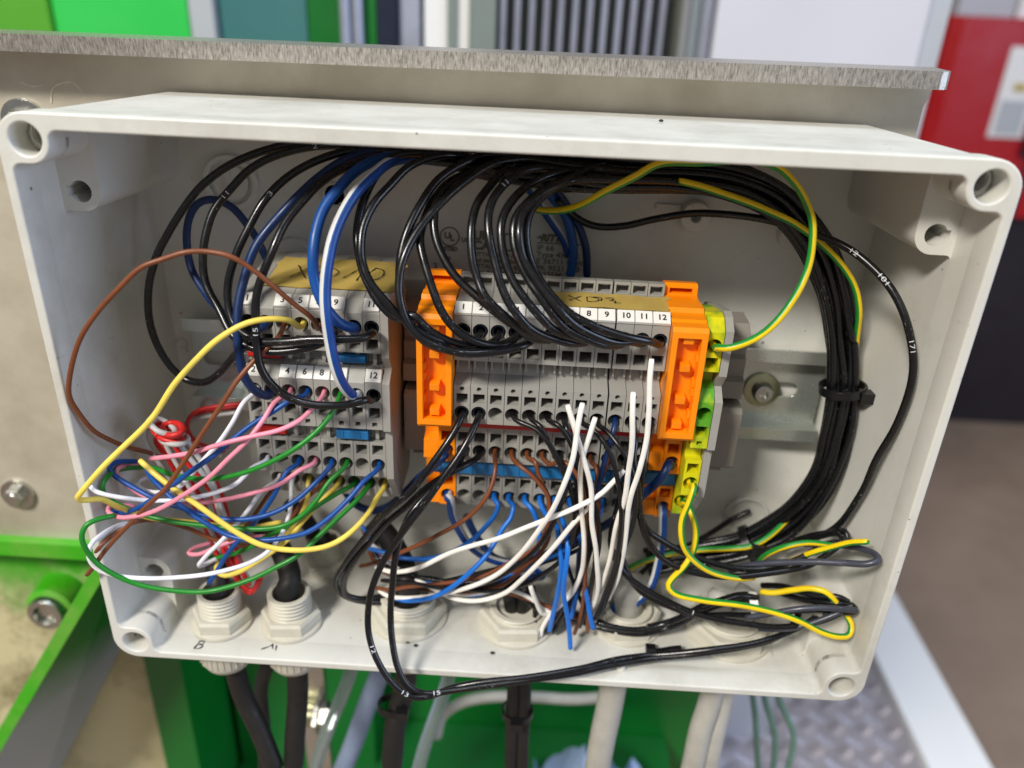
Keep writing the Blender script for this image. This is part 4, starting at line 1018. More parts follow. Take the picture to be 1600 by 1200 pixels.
('black_wire', 'black', 1.2, 'black wire printed with a white one beside the wall lettering', [(36.6, 20.5, 31.4), (36.6, 15.1, 30.7), (30.9, 8.0, 33.0), (24.8, 5.0, 35.9), (18.8, 3.0, 39.2), (14.9, 2.0, 43.2), (11.4, 3.0, 47.5), (8.0, 5.0, 51.2), (5.3, 7.0, 55.8), (3.9, 9.0, 60.4), (3.9, 12.0, 65.8), (6.6, 17.0, 69.6), (11.7, 23.0, 72.8), (30.9, 43.8, 76.3), (50.4, 45.6, 77.3), (68.8, 46.1, 75.4), (85.0, 46.5, 69.6), (98.2, 46.6, 56.9), (108.0, 47.0, 42.1), (114.7, 46.3, 24.2), (118.1, 43.5, 7.2), (119.5, 42.1, -11.2), (117.9, 41.5, -32.1), (110.0, 41.4, -49.6), (96.1, 42.1, -63.3), (77.3, 43.8, -70.7)], 'wire', 'black wires looping from the top of the box', 0, [(0.33, '1')]),
('black_wire', 'black', 1.2, 'black wire crossing the tape label to terminal eleven', [(41.8, 20.5, 31.4), (41.8, 15.1, 30.7), (37.8, 10.0, 32.8), (32.9, 7.0, 33.8), (27.2, 4.0, 36.5), (21.5, 2.0, 40.2), (17.4, 1.0, 44.4), (13.7, 2.0, 48.6), (10.0, 4.0, 53.1), (6.7, 6.0, 57.6), (5.0, 8.0, 63.4), (5.3, 12.0, 67.6), (8.8, 18.0, 71.0), (15.2, 25.0, 73.3), (31.1, 41.8, 77.6), (50.4, 43.6, 78.1), (68.9, 43.8, 76.3), (85.8, 44.0, 69.7), (98.5, 44.1, 57.6), (107.6, 44.6, 42.1), (114.2, 44.2, 24.3), (117.5, 42.0, 7.1), (118.4, 40.0, -11.4), (116.1, 39.3, -31.8), (109.0, 40.3, -49.1), (95.2, 41.3, -61.4)], 'wire', 'black wires looping from the top of the box', 0, []),
('black_wire', 'black', 1.2, 'longest black wire crossing the tape label to terminal twelve', [(47.0, 20.5, 31.4), (47.0, 15.1, 30.7), (43.0, 10.0, 33.3), (37.6, 7.0, 35.2), (31.7, 5.0, 37.4), (24.8, 3.0, 40.7), (19.2, 3.0, 43.9), (14.4, 5.0, 48.3), (10.7, 8.0, 52.5), (7.9, 10.0, 57.7), (6.6, 12.0, 63.3), (7.6, 16.0, 67.9), (11.8, 22.0, 71.3), (17.9, 28.0, 73.4), (50.4, 37.7, 73.0), (67.6, 38.4, 70.6), (82.0, 39.9, 63.9), (93.6, 41.6, 53.2), (101.2, 43.5, 38.9), (107.3, 44.0, 21.7), (110.6, 42.5, 6.6), (110.9, 42.2, -11.1), (109.9, 42.5, -30.2), (103.6, 44.2, -45.7), (92.1, 45.7, -57.5), (75.7, 48.3, -64.6), (57.1, 51.2, -71.2)], 'wire', 'black wires looping from the top of the box', 0, []),
('black_wire', 'black', 1.16, 'single black wire swinging wide along the right wall of the box', [(15.2, 54.0, 62.0), (19.5, 55.0, 58.1), (27.0, 55.0, 54.5), (36.7, 55.0, 54.6), (45.9, 54.0, 57.0), (57.9, 52.0, 60.0), (68.2, 50.0, 60.8), (78.9, 45.0, 61.5), (86.4, 40.0, 61.0), (92.3, 36.0, 59.9), (101.2, 30.0, 57.1), (107.7, 25.0, 52.7), (112.6, 20.0, 47.2), (116.0, 16.0, 40.7), (119.1, 14.0, 31.0), (120.2, 13.0, 21.5), (120.7, 15.0, 8.4), (119.3, 18.0, -6.4), (119.2, 24.0, -23.1), (116.4, 30.0, -40.6), (109.6, 34.0, -50.4), (102.7, 38.0, -56.8)], 'wire', None, 0, [(0.42, '12'), (0.47, '101'), (0.56, '171')]),
('earth_wire', 'gy', 1.06, 'green and yellow wire arching from the top bundle to the earth terminal', [(6.9, 36.0, 64.7), (9.3, 33.0, 63.7), (14.2, 30.0, 64.3), (20.2, 27.0, 66.9), (28.6, 24.0, 73.1), (35.7, 22.0, 77.7), (41.6, 21.0, 81.1), (52.6, 21.0, 81.5), (64.4, 21.0, 82.6), (72.0, 20.0, 81.6), (77.3, 20.0, 78.1), (81.9, 20.0, 73.2), (84.7, 19.0, 68.3), (85.8, 18.0, 62.1), (85.6, 17.0, 55.8), (83.6, 15.0, 49.7), (80.0, 13.0, 43.4), (75.1, 11.0, 38.1), (69.8, 9.0, 35.1), (64.7, 9.0, 33.0), (62.1, 11.0, 32.4), (63.4, 14.1, 30.2), (62.6, 19.5, 31.0)], 'wire', None, 0.75, []),
('earth_wire', 'gy', 1.06, 'green and yellow wire running down inside the right black bundle', [(49.7, 36.0, 73.5), (62.3, 36.0, 70.9), (70.4, 36.0, 68.7), (78.8, 36.0, 65.6), (85.2, 37.0, 62.9), (90.7, 38.0, 59.5), (96.2, 38.0, 55.2), (102.6, 38.0, 49.5), (107.8, 39.0, 43.3), (111.5, 40.0, 35.3), (114.5, 43.0, 25.7), (117.3, 47.0, 13.6), (119.7, 48.5, -4.0), (118.5, 49.0, -25.1), (110.2, 46.0, -42.8), (99.5, 40.0, -52.6), (93.0, 39.0, -56.9), (86.0, 40.0, -59.3), (75.4, 41.0, -61.2), (64.2, 42.0, -64.9), (55.0, 42.0, -69.8), (49.2, 42.0, -74.1)], 'wire', None, 0.75, []),
('black_wire', 'black', 1.08, 'black wire dropping from terminal eleven into the upper right coil', [(41.8, 20.5, 4.1), (41.8, 15.1, 3.4), (42.7, 11.0, 1.2), (42.2, 8.0, -3.8), (43.0, 7.0, -8.8), (44.7, 8.0, -16.3), (46.2, 9.0, -24.1), (49.6, 10.0, -34.0), (55.2, 11.0, -41.5), (61.8, 12.0, -46.6), (69.0, 12.0, -48.4), (79.2, 12.0, -49.2), (90.3, 12.0, -47.8), (98.5, 12.0, -45.9), (105.3, 13.0, -44.1), (111.9, 17.0, -42.0), (116.7, 20.0, -38.4), (116.2, 24.0, -38.3), (110.6, 30.0, -44.5), (104.9, 36.0, -52.9)], 'wire', 'black wires coiled in the lower right corner', 0, []),
('black_wire', 'black', 1.08, 'black wire beside it curling along the top of the upper right coil', [(47.0, 20.5, 4.1), (47.0, 15.1, 3.4), (45.6, 13.0, -0.9), (45.8, 12.0, -11.8), (47.0, 13.0, -24.4), (50.7, 14.0, -33.9), (55.5, 15.0, -38.4), (61.4, 15.0, -42.1), (70.1, 15.0, -45.7), (79.4, 15.0, -48.2), (87.1, 15.0, -48.7), (94.2, 15.0, -47.0), (102.7, 17.0, -44.3), (111.1, 20.0, -40.2), (118.3, 22.0, -39.0), (117.7, 24.0, -37.1), (113.6, 30.0, -42.7), (106.9, 36.0, -51.3)], 'wire', 'black wires coiled in the lower right corner', 0, []),
('grey_wire', 'slate', 1.08, 'dark grey wire with the farthest reaching bend near the right rim', [(81.4, 20.0, -53.7), (84.4, 18.0, -50.2), (90.6, 15.0, -45.7), (97.8, 12.0, -42.2), (104.8, 9.0, -39.1), (111.6, 6.0, -36.7), (116.7, 3.0, -34.4), (119.9, 3.0, -32.9), (120.6, 6.0, -33.0), (119.1, 10.0, -34.2), (116.8, 15.0, -36.7), (113.1, 22.0, -41.5), (108.0, 30.0, -48.0)], 'wire', None, 0, []),
('earth_wire', 'gy', 1.02, 'green and yellow wire hanging from the earth terminal with a bare white tip', [(62.6, 21.5, -17.4), (62.6, 16.1, -18.0), (62.7, 12.0, -15.4), (61.6, 10.0, -20.1), (60.4, 9.0, -25.5), (60.8, 8.0, -31.0), (62.5, 8.0, -36.1), (66.2, 8.0, -40.7), (72.0, 9.0, -45.7), (80.5, 11.0, -49.6), (87.9, 14.0, -51.0)], 'wire', None, -2.9, []),
('earth_wire', 'gy', 1.06, 'green and yellow wire making a long kinked loop into the lower right corner', [(62.6, 30.5, -30.3), (62.6, 25.1, -31.0), (63.1, 22.0, -28.5), (64.4, 18.0, -29.9), (66.4, 16.0, -36.3), (66.0, 14.0, -41.5), (63.8, 12.0, -45.9), (60.4, 11.0, -50.4), (59.4, 10.0, -52.8), (61.8, 9.0, -55.0), (70.5, 8.0, -56.5), (82.3, 8.0, -58.0), (94.4, 8.0, -60.8), (103.4, 7.0, -62.8), (111.5, 7.0, -66.3), (117.2, 7.0, -67.5), (121.1, 8.0, -67.3), (122.0, 10.0, -64.6), (119.8, 12.0, -61.3), (116.1, 13.0, -57.5), (112.0, 14.0, -54.8), (107.2, 16.0, -55.8), (102.6, 18.0, -59.0), (97.5, 20.0, -62.2), (94.0, 22.0, -63.4)], 'wire', None, -3, []),
('earth_wire', 'gy', 0.98, 'short green and yellow wire end pointing at the right rim', [(117.4, 6.0, -28.0), (114.2, 9.0, -31.0), (110.6, 12.0, -35.3), (105.6, 16.0, -41.4), (103.1, 20.0, -46.9), (98.7, 26.0, -54.5)], 'wire', None, -2.9, []),
('earth_wire', 'gy', 0.98, 'green and yellow wire bending over the black coil under the cable tie', [(92.9, 28.0, -57.1), (93.0, 25.0, -51.3), (94.1, 22.0, -46.7), (97.6, 20.0, -42.7), (103.8, 19.0, -39.9), (112.5, 19.0, -40.1), (119.4, 22.0, -41.1)], 'wire', None, -2.9, []),
('black_wire', 'black', 1.08, 'black wire of the lower pair sweeping towards the lower right corner', [(41.8, 28.5, -14.3), (41.8, 23.1, -15.0), (42.0, 16.0, -8.7), (41.2, 16.0, -24.4), (39.6, 15.0, -41.6), (45.0, 13.0, -52.4), (51.0, 11.0, -56.2), (59.6, 10.0, -60.2), (68.9, 9.0, -63.5), (77.9, 9.0, -65.3), (86.8, 9.0, -66.0), (95.7, 9.0, -66.7), (104.5, 9.0, -65.7), (113.1, 10.0, -63.7), (118.4, 11.0, -61.1), (120.6, 12.0, -58.5), (117.3, 13.0, -57.1), (111.0, 16.0, -59.4), (106.5, 20.0, -60.7), (102.0, 25.0, -62.7), (96.9, 30.0, -67.1)], 'wire', 'black wires coiled in the lower right corner', 0, [(0.5, '1')]),
('black_wire', 'black', 1.08, 'black wire of the lower pair crossing under the kinked earth wire', [(47.0, 28.5, -14.3), (47.0, 23.1, -15.0), (46.0, 18.0, -10.8), (44.8, 18.0, -28.1), (42.8, 17.0, -44.5), (47.1, 15.0, -55.0), (53.8, 14.0, -61.3), (62.3, 13.0, -64.8), (71.2, 12.0, -67.2), (80.4, 14.0, -68.2), (88.9, 16.0, -69.4), (97.9, 17.0, -68.1), (105.9, 15.0, -64.5), (113.1, 12.0, -61.0), (119.1, 9.0, -58.7), (122.0, 10.0, -59.0), (121.7, 12.0, -58.6), (116.2, 13.0, -58.9), (108.7, 18.0, -62.7), (101.6, 26.0, -66.5)], 'wire', 'black wires coiled in the lower right corner', 0, []),
('grey_wire', 'slate', 1.02, 'dark grey wire end lying across the lower right coil', [(87.3, 12.0, -66.7), (95.1, 10.0, -62.0), (102.7, 8.0, -58.0), (110.6, 7.0, -56.2), (116.9, 7.0, -56.2), (121.1, 8.0, -57.1)], 'wire', None, 0, []),
('grey_wire', 'slate', 1.02, 'dark grey wire slanting under the bend of the kinked earth wire', [(92.4, 12.0, -71.1), (99.0, 10.0, -68.2), (105.7, 9.0, -65.3), (111.4, 9.0, -62.3), (116.5, 9.0, -59.1), (120.2, 10.0, -57.5)], 'wire', None, 0, []),
('black_wire', 'black', 1.08, 'upper black wire of the trio lying on the box floor right of the middle', [(27.6, 25.0, -80.3), (37.4, 18.0, -78.3), (45.4, 16.0, -78.4), (53.4, 16.0, -78.4), (62.5, 17.0, -75.9), (67.7, 15.0, -70.5), (72.2, 12.0, -63.4), (78.7, 12.0, -59.9), (84.7, 13.0, -58.3), (91.0, 15.0, -60.4)], 'wire', 'black wires coiled in the lower right corner', 0, []),
('black_wire', 'black', 1.08, 'front black wire of the trio lying on the box floor right of the middle', [(27.9, 27.0, -83.9), (37.8, 20.0, -81.9), (45.9, 18.0, -82.0), (54.0, 18.0, -82.0), (63.2, 19.0, -79.5), (68.5, 17.0, -74.0), (73.0, 14.0, -66.8), (79.6, 14.0, -63.2), (85.6, 15.0, -61.6), (91.9, 17.0, -62.9)], 'wire', 'black wires coiled in the lower right corner', 0, []),
('black_wire', 'black', 1.08, 'rear black wire of the trio lying on the box floor right of the middle', [(28.0, 30.0, -83.9), (37.9, 23.0, -81.9), (46.1, 21.0, -82.1), (54.3, 21.0, -82.1), (63.5, 22.0, -79.5), (68.9, 20.0, -74.0), (73.5, 17.0, -66.9), (80.2, 17.0, -63.3), (86.2, 18.0, -61.7), (92.8, 20.0, -64.0)], 'wire', 'black wires coiled in the lower right corner', 0, []),
('black_wire', 'black', 1.08, 'black wire running slantwise to the round ring on the back wall', [(49.4, 26.8, -84.0), (49.0, 26.0, -71.0), (57.8, 44.0, -73.9), (70.7, 52.0, -71.3), (82.2, 58.0, -66.7), (90.6, 61.0, -61.3), (98.1, 62.0, -57.2)], 'wire', None, 0, []),
('black_wire', 'black', 1.08, 'left black wire of the pair hanging out over the lower rim', [(-5.4, 20.5, 4.1), (-5.4, 15.1, 3.4), (-7.5, 10.0, -0.6), (-10.7, 6.0, -6.4), (-14.8, 3.0, -12.5), (-20.0, 1.0, -20.1), (-24.7, 0.0, -26.7), (-29.4, 0.0, -34.3), (-33.0, 0.0, -41.1), (-35.5, -1.0, -47.6), (-37.2, -2.0, -54.7), (-37.9, -3.0, -61.8), (-37.3, -5.0, -68.1), (-34.8, -8.0, -74.6), (-30.1, -11.0, -81.8), (-24.2, -12.0, -86.8), (-18.4, -11.0, -88.0), (-10.8, -8.0, -87.1), (-1.1, -7.0, -85.2), (9.8, -6.0, -83.3), (20.9, -4.0, -81.6), (30.9, -1.0, -80.9), (42.6, 4.0, -81.4), (54.8, 8.0, -83.2), (65.7, 7.0, -80.4), (76.5, 6.0, -76.5), (87.4, 7.0, -73.7), (95.2, 9.0, -72.1), (103.2, 12.0, -70.8), (109.7, 15.0, -69.6), (116.0, 20.0, -68.8)], 'wire', 'black wires hanging over the lower rim', 0, [(0.36, '12'), (0.43, '13')]),
('black_wire', 'black', 1.08, 'right black wire of the pair hanging out over the lower rim', [(-10.6, 28.5, -14.3), (-10.6, 23.1, -15.0), (-13.0, 15.0, -14.9), (-17.9, 9.0, -19.0), (-22.2, 5.0, -22.8), (-25.1, 3.0, -26.4), (-27.1, 2.0, -31.2), (-28.8, 2.0, -36.8), (-30.5, 1.0, -44.7), (-31.1, 0.0, -53.3), (-31.2, -1.0, -62.5), (-30.2, -4.0, -69.8), (-27.6, -8.0, -78.2), (-24.4, -10.0, -83.8), (-19.4, -10.0, -87.4), (-12.1, -9.0, -87.3), (-1.0, -8.0, -85.6), (9.9, -7.0, -84.0), (21.0, -5.0, -82.2), (31.0, -2.0, -81.9), (42.7, 3.0, -82.5), (54.7, 7.0, -83.4), (65.8, 7.0, -81.3), (76.6, 6.0, -77.4), (87.6, 7.0, -74.8), (96.3, 9.0, -72.6), (103.4, 13.0, -70.0), (107.5, 18.0, -67.7)], 'wire', 'black wires hanging over the lower rim', 0, [(0.45, '15')]),
('black_wire', 'black', 1.08, 'black wire from terminal one curling round left under the left group', [(-10.6, 20.5, 4.1), (-10.6, 15.1, 3.4), (-13.7, 10.0, -1.5), (-18.2, 7.0, -8.4), (-21.7, 6.0, -14.5), (-25.5, 6.0, -20.2), (-32.1, 8.0, -28.0), (-39.2, 11.0, -38.2), (-45.4, 14.0, -48.8), (-50.2, 16.0, -58.3), (-53.6, 18.0, -66.4), (-53.1, 20.0, -73.8), (-48.2, 21.0, -77.8), (-38.3, 22.0, -78.8), (-28.2, 24.0, -78.2)], 'wire', None, 0, []),
('black_wire', 'black', 1.08, 'black wire curling back from the second lower terminal beside the gland', [(-5.4, 28.5, -14.3), (-5.4, 23.1, -15.0), (-8.8, 18.0, -15.0), (-15.2, 13.0, -17.1), (-21.3, 10.0, -21.1), (-27.9, 10.0, -28.9), (-35.0, 11.0, -36.9), (-41.0, 13.0, -46.1), (-46.8, 15.0, -56.1), (-50.4, 17.0, -65.0), (-50.5, 19.0, -72.7), (-45.9, 21.0, -76.4), (-36.3, 24.0, -77.1)], 'wire', None, 0, []),
('blue_wire', 'navy', 1.45, 'navy wire sagging from the left orange piece to the left terminal group', [(-16.1, 28.3, -14.3), (-16.1, 22.9, -15.0), (-16.3, 19.0, -13.8), (-21.3, 22.0, -21.1), (-26.6, 27.0, -28.9), (-33.3, 33.0, -40.2), (-39.2, 37.0, -47.8), (-45.5, 41.0, -52.4), (-51.4, 44.0, -52.4), (-55.5, 46.0, -49.5), (-57.4, 47.0, -45.4)], 'wire', None, 0, []),
('blue_white_wire', 'bluewhite', 1.5, 'blue and white wire dropping from the left orange piece', [(-16.1, 32.1, -34.3), (-16.1, 26.7, -35.0), (-14.8, 23.0, -32.6), (-13.9, 25.0, -39.7), (-11.5, 28.0, -48.7), (-8.0, 31.0, -58.0), (-2.5, 34.0, -65.7), (4.6, 36.0, -69.7), (12.9, 38.0, -71.2), (19.1, 38.0, -75.6), (6.6, 28.0, -71.0), (7.8, 26.8, -84.0)], 'wire', None, -2.1, []),
('blue_wire', 'navy', 1.45, 'dark blue wire from the right orange piece running left behind the white wires', [(57.2, 28.3, -14.3), (57.2, 22.9, -15.0), (55.8, 20.0, -12.4), (54.6, 18.0, -14.3), (52.4, 19.0, -19.0), (48.9, 22.0, -26.0), (44.7, 25.0, -34.0), (37.5, 29.0, -45.3), (30.1, 32.0, -54.8), (19.7, 36.0, -65.0), (9.2, 40.0, -71.3), (-1.1, 44.0, -71.7), (-7.3, 47.0, -66.0), (-11.5, 48.0, -57.2)], 'wire', None, 0, []),
('blue_white_wire', 'bluewhite', 1.5, 'blue and white wire curving from the right orange piece into the gland', [(57.2, 32.1, -34.3), (57.2, 26.7, -35.0), (57.1, 24.0, -33.9), (58.0, 24.0, -41.2), (57.9, 24.0, -53.7), (56.2, 24.0, -64.0), (52.6, 25.0, -73.3), (48.4, 26.0, -78.1), (45.2, 27.0, -81.0), (48.0, 27.0, -71.0), (48.8, 27.4, -84.0)], 'wire', None, 0.45, []),
('thin_black_wire', 'blackthin', 0.78, 'thin black wire from terminal four sweeping far to the left', [(5.0, 20.5, 4.1), (5.6, 15.1, 3.5), (12.4, 12.0, 2.2), (16.3, 10.0, -0.7), (19.9, 9.0, -5.5), (22.1, 8.0, -10.2), (23.1, 7.0, -15.5), (21.5, 6.0, -22.1), (19.1, 7.0, -30.8), (14.5, 8.0, -40.2), (7.3, 10.0, -50.1), (1.0, 12.0, -56.6), (-7.7, 14.0, -61.7), (-16.7, 16.0, -65.2), (-28.5, 20.0, -68.1), (-39.3, 24.0, -70.3)], 'wire', 'thin black wires hanging from the right terminal group', 0, []),
('thin_black_wire', 'blackthin', 0.78, 'thin black wire from terminal five curving into the gland tangle', [(10.2, 20.5, 4.1), (10.6, 15.1, 3.5), (13.5, 12.0, 2.7), (16.3, 11.0, -1.7), (20.2, 10.0, -7.7), (23.9, 9.0, -14.9), (25.9, 8.0, -21.7), (26.4, 8.0, -28.5), (25.9, 9.0, -35.0), (23.5, 10.0, -44.4), (17.9, 12.0, -53.4), (11.1, 14.0, -60.5), (3.2, 16.0, -64.8), (-8.1, 19.0, -67.7), (-19.9, 23.0, -67.6), (-32.0, 27.0, -70.4)], 'wire', 'thin black wires hanging from the right terminal group', 0, []),
('thin_black_wire', 'blackthin', 0.78, 'thin black wire from terminal six falling behind the crossed white ends', [(15.4, 20.5, 4.1), (15.9, 15.1, 3.5), (18.9, 12.0, 3.7), (22.0, 11.0, 0.7), (25.8, 10.0, -5.7), (29.3, 9.0, -13.4), (31.6, 9.0, -20.3), (33.6, 9.0, -28.7), (34.6, 10.0, -40.8), (34.4, 12.0, -54.3), (33.7, 15.0, -70.9), (32.0, 17.0, -79.6)], 'wire', 'thin black wires hanging from the right terminal group', 0, []),
('thin_black_wire', 'blackthin', 0.78, 'thin black wire from terminal seven falling straight to the lower fan', [(20.6, 20.5, 4.1), (20.9, 15.1, 3.5), (21.9, 12.0, 1.9), (23.7, 12.0, -3.4), (27.3, 12.0, -11.9), (30.0, 12.0, -21.3), (31.5, 12.0, -32.3), (32.1, 13.0, -45.9), (30.2, 15.0, -62.7), (26.9, 17.0, -75.3)], 'wire', 'thin black wires hanging from the right terminal group', 0, []),
('thin_black_wire', 'blackthin', 0.78, 'thin black wire from terminal eight bowing right of the white ends', [(25.8, 20.5, 4.1), (25.8, 15.1, 3.4), (28.9, 12.0, 2.8), (32.6, 9.0, 0.3), (35.3, 7.0, -3.2), (37.6, 6.0, -8.1), (39.5, 5.0, -14.2), (40.5, 5.0, -21.7), (40.7, 6.0, -33.4), (39.9, 9.0, -48.7), (38.8, 12.0, -63.0), (37.0, 14.0, -73.5)], 'wire', 'thin black wires hanging from the right terminal group', 0, []),
('thin_black_wire', 'blackthin', 0.78, 'thin black wire from terminal nine bowing farthest right', [(31.0, 20.5, 4.1), (31.0, 15.1, 3.4), (34.5, 12.0, 2.5), (37.4, 9.0, 0.7), (40.0, 7.0, -2.2), (42.1, 6.0, -6.4), (43.6, 5.0, -12.3), (44.2, 5.0, -20.2), (43.7, 6.0, -29.5), (41.9, 8.0, -42.5), (40.5, 11.0, -58.4), (38.4, 14.0, -71.6)], 'wire', 'thin black wires hanging from the right terminal group', 0, []),
('thin_blue_wire', 'navy', 0.85, 'thin navy wire slanting left from terminal ten', [(36.6, 20.5, 4.1), (36.6, 15.1, 3.4), (35.8, 13.0, -0.4), (34.3, 13.0, -7.4), (33.4, 14.0, -15.1), (33.1, 15.0, -26.8), (33.4, 16.0, -42.9)], 'wire', None, 0, []),
('thin_black_wire', 'blackthin', 0.75, 'thin black wire looping under the lowest fan tips', [(31.0, 14.0, -37.6), (29.4, 14.0, -47.2), (28.6, 14.0, -58.6), (25.6, 15.0, -69.5), (23.0, 16.0, -77.0), (20.0, 16.0, -82.6), (17.6, 18.0, -81.7), (16.0, 20.0, -73.9), (15.0, 23.0, -67.8)], 'wire', 'thin black wires hanging from the right terminal group', 0, []),
('thin_black_wire', 'blackthin', 0.75, 'thin black wire with its end bent up in the lower fan', [(33.4, 16.0, -42.9), (31.7, 16.0, -56.4), (27.7, 16.0, -70.2), (24.5, 17.0, -79.3), (22.7, 17.0, -83.6), (23.8, 20.0, -82.1), (26.1, 23.0, -75.7)], 'wire', 'thin black wires hanging from the right terminal group', 0, []),
('white_wire', 'white', 0.82, 'white wire end leaning left in front of terminal seven', [(21.1, 5.0, 14.4), (24.6, 4.0, 5.3), (27.6, 4.0, -3.9), (29.6, 5.0, -12.4), (31.4, 6.0, -26.7), (34.3, 8.0, -39.7), (36.3, 10.0, -52.5), (36.3, 13.0, -63.2), (35.6, 15.0, -69.3)], 'wire', None, 0, []),
('white_wire', 'white', 0.82, 'white wire end leaning right in front of terminal eight, running to lower left', [(25.2, 3.0, 16.3), (24.3, 2.0, 8.2), (23.0, 1.0, -1.9), (21.3, 1.0, -10.5), (18.5, 2.0, -21.2), (13.6, 5.0, -34.7), (7.3, 8.0, -45.6), (2.3, 10.0, -52.7), (-4.5, 12.0, -59.2), (-14.4, 15.0, -66.4), (-23.7, 18.0, -71.8), (-30.5, 20.0, -74.3), (-36.8, 22.0, -75.4), (-40.4, 24.0, -75.0)], 'wire', None, 0, []),
('white_wire', 'white', 0.82, 'white wire end before terminal nine that bends back at the very bottom', [(29.5, 6.0, 10.3), (28.2, 5.0, 3.0), (27.1, 5.0, -3.0), (26.6, 6.0, -11.1), (27.5, 7.0, -21.6), (29.3, 8.0, -31.5), (30.4, 9.0, -40.3), (30.9, 11.0, -50.2), (28.7, 13.0, -60.0), (24.9, 15.0, -68.2), (21.5, 16.0, -73.6), (19.1, 16.0, -79.4), (18.5, 16.0, -84.5)], 'wire', None, 0, []),
('white_wire', 'white', 0.82, 'white wire end before terminal eleven pointing straight up', [(39.2, 3.0, 20.7), (39.7, 2.0, 13.0), (40.1, 2.0, 3.9), (40.3, 3.0, -6.0), (40.6, 4.0, -15.8), (40.0, 6.0, -26.1), (38.9, 9.0, -42.5), (37.5, 12.0, -54.9), (36.3, 15.0, -65.0)], 'wire', None, 0, []),
('white_wire', 'white', 0.82, 'tallest white wire end, before terminal twelve', [(43.5, 5.0, 30.4), (43.7, 4.0, 22.7), (44.0, 3.0, 13.1), (44.4, 3.0, 4.8), (43.7, 3.0, -4.4), (42.8, 4.0, -13.3), (42.7, 6.0, -27.1), (42.5, 8.0, -40.1), (41.8, 11.0, -53.7), (40.6, 14.0, -64.1)], 'wire', None, 0, []),
('white_wire', 'white', 0.82, 'white wire end slanting across the blue jumper bar', [(40.4, 11.0, -10.2), (36.8, 9.0, -14.0), (33.5, 7.0, -17.2), (26.7, 4.0, -20.1), (18.5, 4.0, -24.7), (10.8, 5.0, -29.9), (2.8, 6.0, -35.0), (-5.4, 8.0, -40.1), (-13.9, 10.0, -45.9), (-22.9, 13.0, -53.8), (-29.5, 16.0, -58.7), (-35.2, 18.0, -61.0), (-41.0, 22.0, -62.7)], 'wire', None, 0, []),
('white_wire', 'white', 0.82, 'lowest white wire sweeping left above the middle gland', [(31.4, 9.0, -21.8), (25.2, 7.0, -29.1), (20.9, 7.0, -36.7), (15.8, 8.0, -46.0), (10.9, 10.0, -54.7), (5.6, 12.0, -62.3), (-1.0, 14.0, -67.3), (-7.8, 16.0, -70.2), (-13.8, 18.0, -71.0), (-22.0, 22.0, -69.8), (-33.1, 27.0, -67.6), (-41.9, 31.0, -66.3)], 'wire', None, 0, []),
('white_wire', 'white', 0.85, 'short white wire end at the left of the lower fan', [(13.7, 14.0, -59.8), (14.9, 14.0, -63.8), (17.0, 15.0, -69.1), (19.5, 17.0, -74.7), (23.4, 21.0, -75.6)], 'wire', None, 0, []),
('brown_wire', 'brown', 0.74, 'brown wire from the third lower terminal running to lower left', [(-0.2, 28.5, -14.3), (-0.2, 23.1, -15.0), (0.7, 18.0, -15.8), (0.2, 15.0, -19.8), (-2.0, 13.0, -24.9), (-7.2, 13.0, -31.5), (-16.5, 14.0, -39.6), (-23.2, 16.0, -46.5), (-30.6, 18.0, -52.9), (-36.6, 21.0, -59.1), (-42.8, 24.0, -63.6), (-47.4, 27.0, -67.0)], 'wire', None, 0, []),
('brown_wire', 'brown', 0.74, 'brown wire from the fourth lower terminal bowing under the row', [(5.0, 28.5, -14.3), (5.5, 23.1, -14.8), (8.2, 18.0, -14.4), (11.9, 16.0, -16.5), (14.7, 15.0, -19.5), (17.2, 14.0, -23.5), (17.9, 13.0, -29.0), (17.6, 13.0, -37.1), (14.4, 13.0, -44.6), (7.2, 14.0, -51.0), (-1.3, 15.0, -57.3), (-10.1, 16.0, -61.0), (-19.2, 18.0, -64.8), (-28.5, 20.0, -69.0), (-35.8, 22.0, -73.0), (-42.2, 25.0, -74.8)], 'wire', None, 0, []),
('brown_wire', 'brown', 0.74, 'brown wire from the fifth lower terminal following its neighbour', [(10.2, 28.5, -14.3), (10.2, 23.1, -15.0), (12.5, 19.0, -13.7), (13.9, 18.0, -17.8), (15.8, 17.0, -21.9), (18.5, 17.0, -28.0), (19.6, 17.0, -35.5), (18.6, 17.0, -44.7), (11.6, 17.0, -54.7), (3.1, 18.0, -64.5), (-8.1, 20.0, -70.0), (-17.6, 23.0, -72.4)], 'wire', None, 0, []),
('brown_wire', 'brown', 0.74, 'brown wire with a sharp hook under the sixth lower terminal', [(15.4, 28.5, -14.3), (15.0, 23.1, -14.7), (16.0, 20.0, -14.1), (17.4, 17.0, -13.4), (19.6, 14.0, -10.4), (21.7, 12.0, -9.3), (24.2, 11.0, -10.8), (26.8, 10.0, -14.4), (28.8, 9.0, -19.3), (30.2, 9.0, -27.0), (30.8, 10.0, -36.9), (31.2, 11.0, -48.9), (31.8, 13.0, -61.4), (32.0, 15.0, -73.9), (30.4, 16.0, -82.3)], 'wire', None, 0, []),
('brown_wire', 'brown', 0.74, 'brown wire falling from the ninth lower terminal', [(31.0, 28.5, -14.3), (31.0, 23.1, -15.0), (32.6, 19.0, -14.3), (33.8, 16.0, -20.0), (34.4, 15.0, -25.5), (34.3, 14.0, -34.8), (34.3, 14.0, -49.2), (34.5, 15.0, -66.5), (35.0, 16.0, -81.1)], 'wire', None, 0, []),
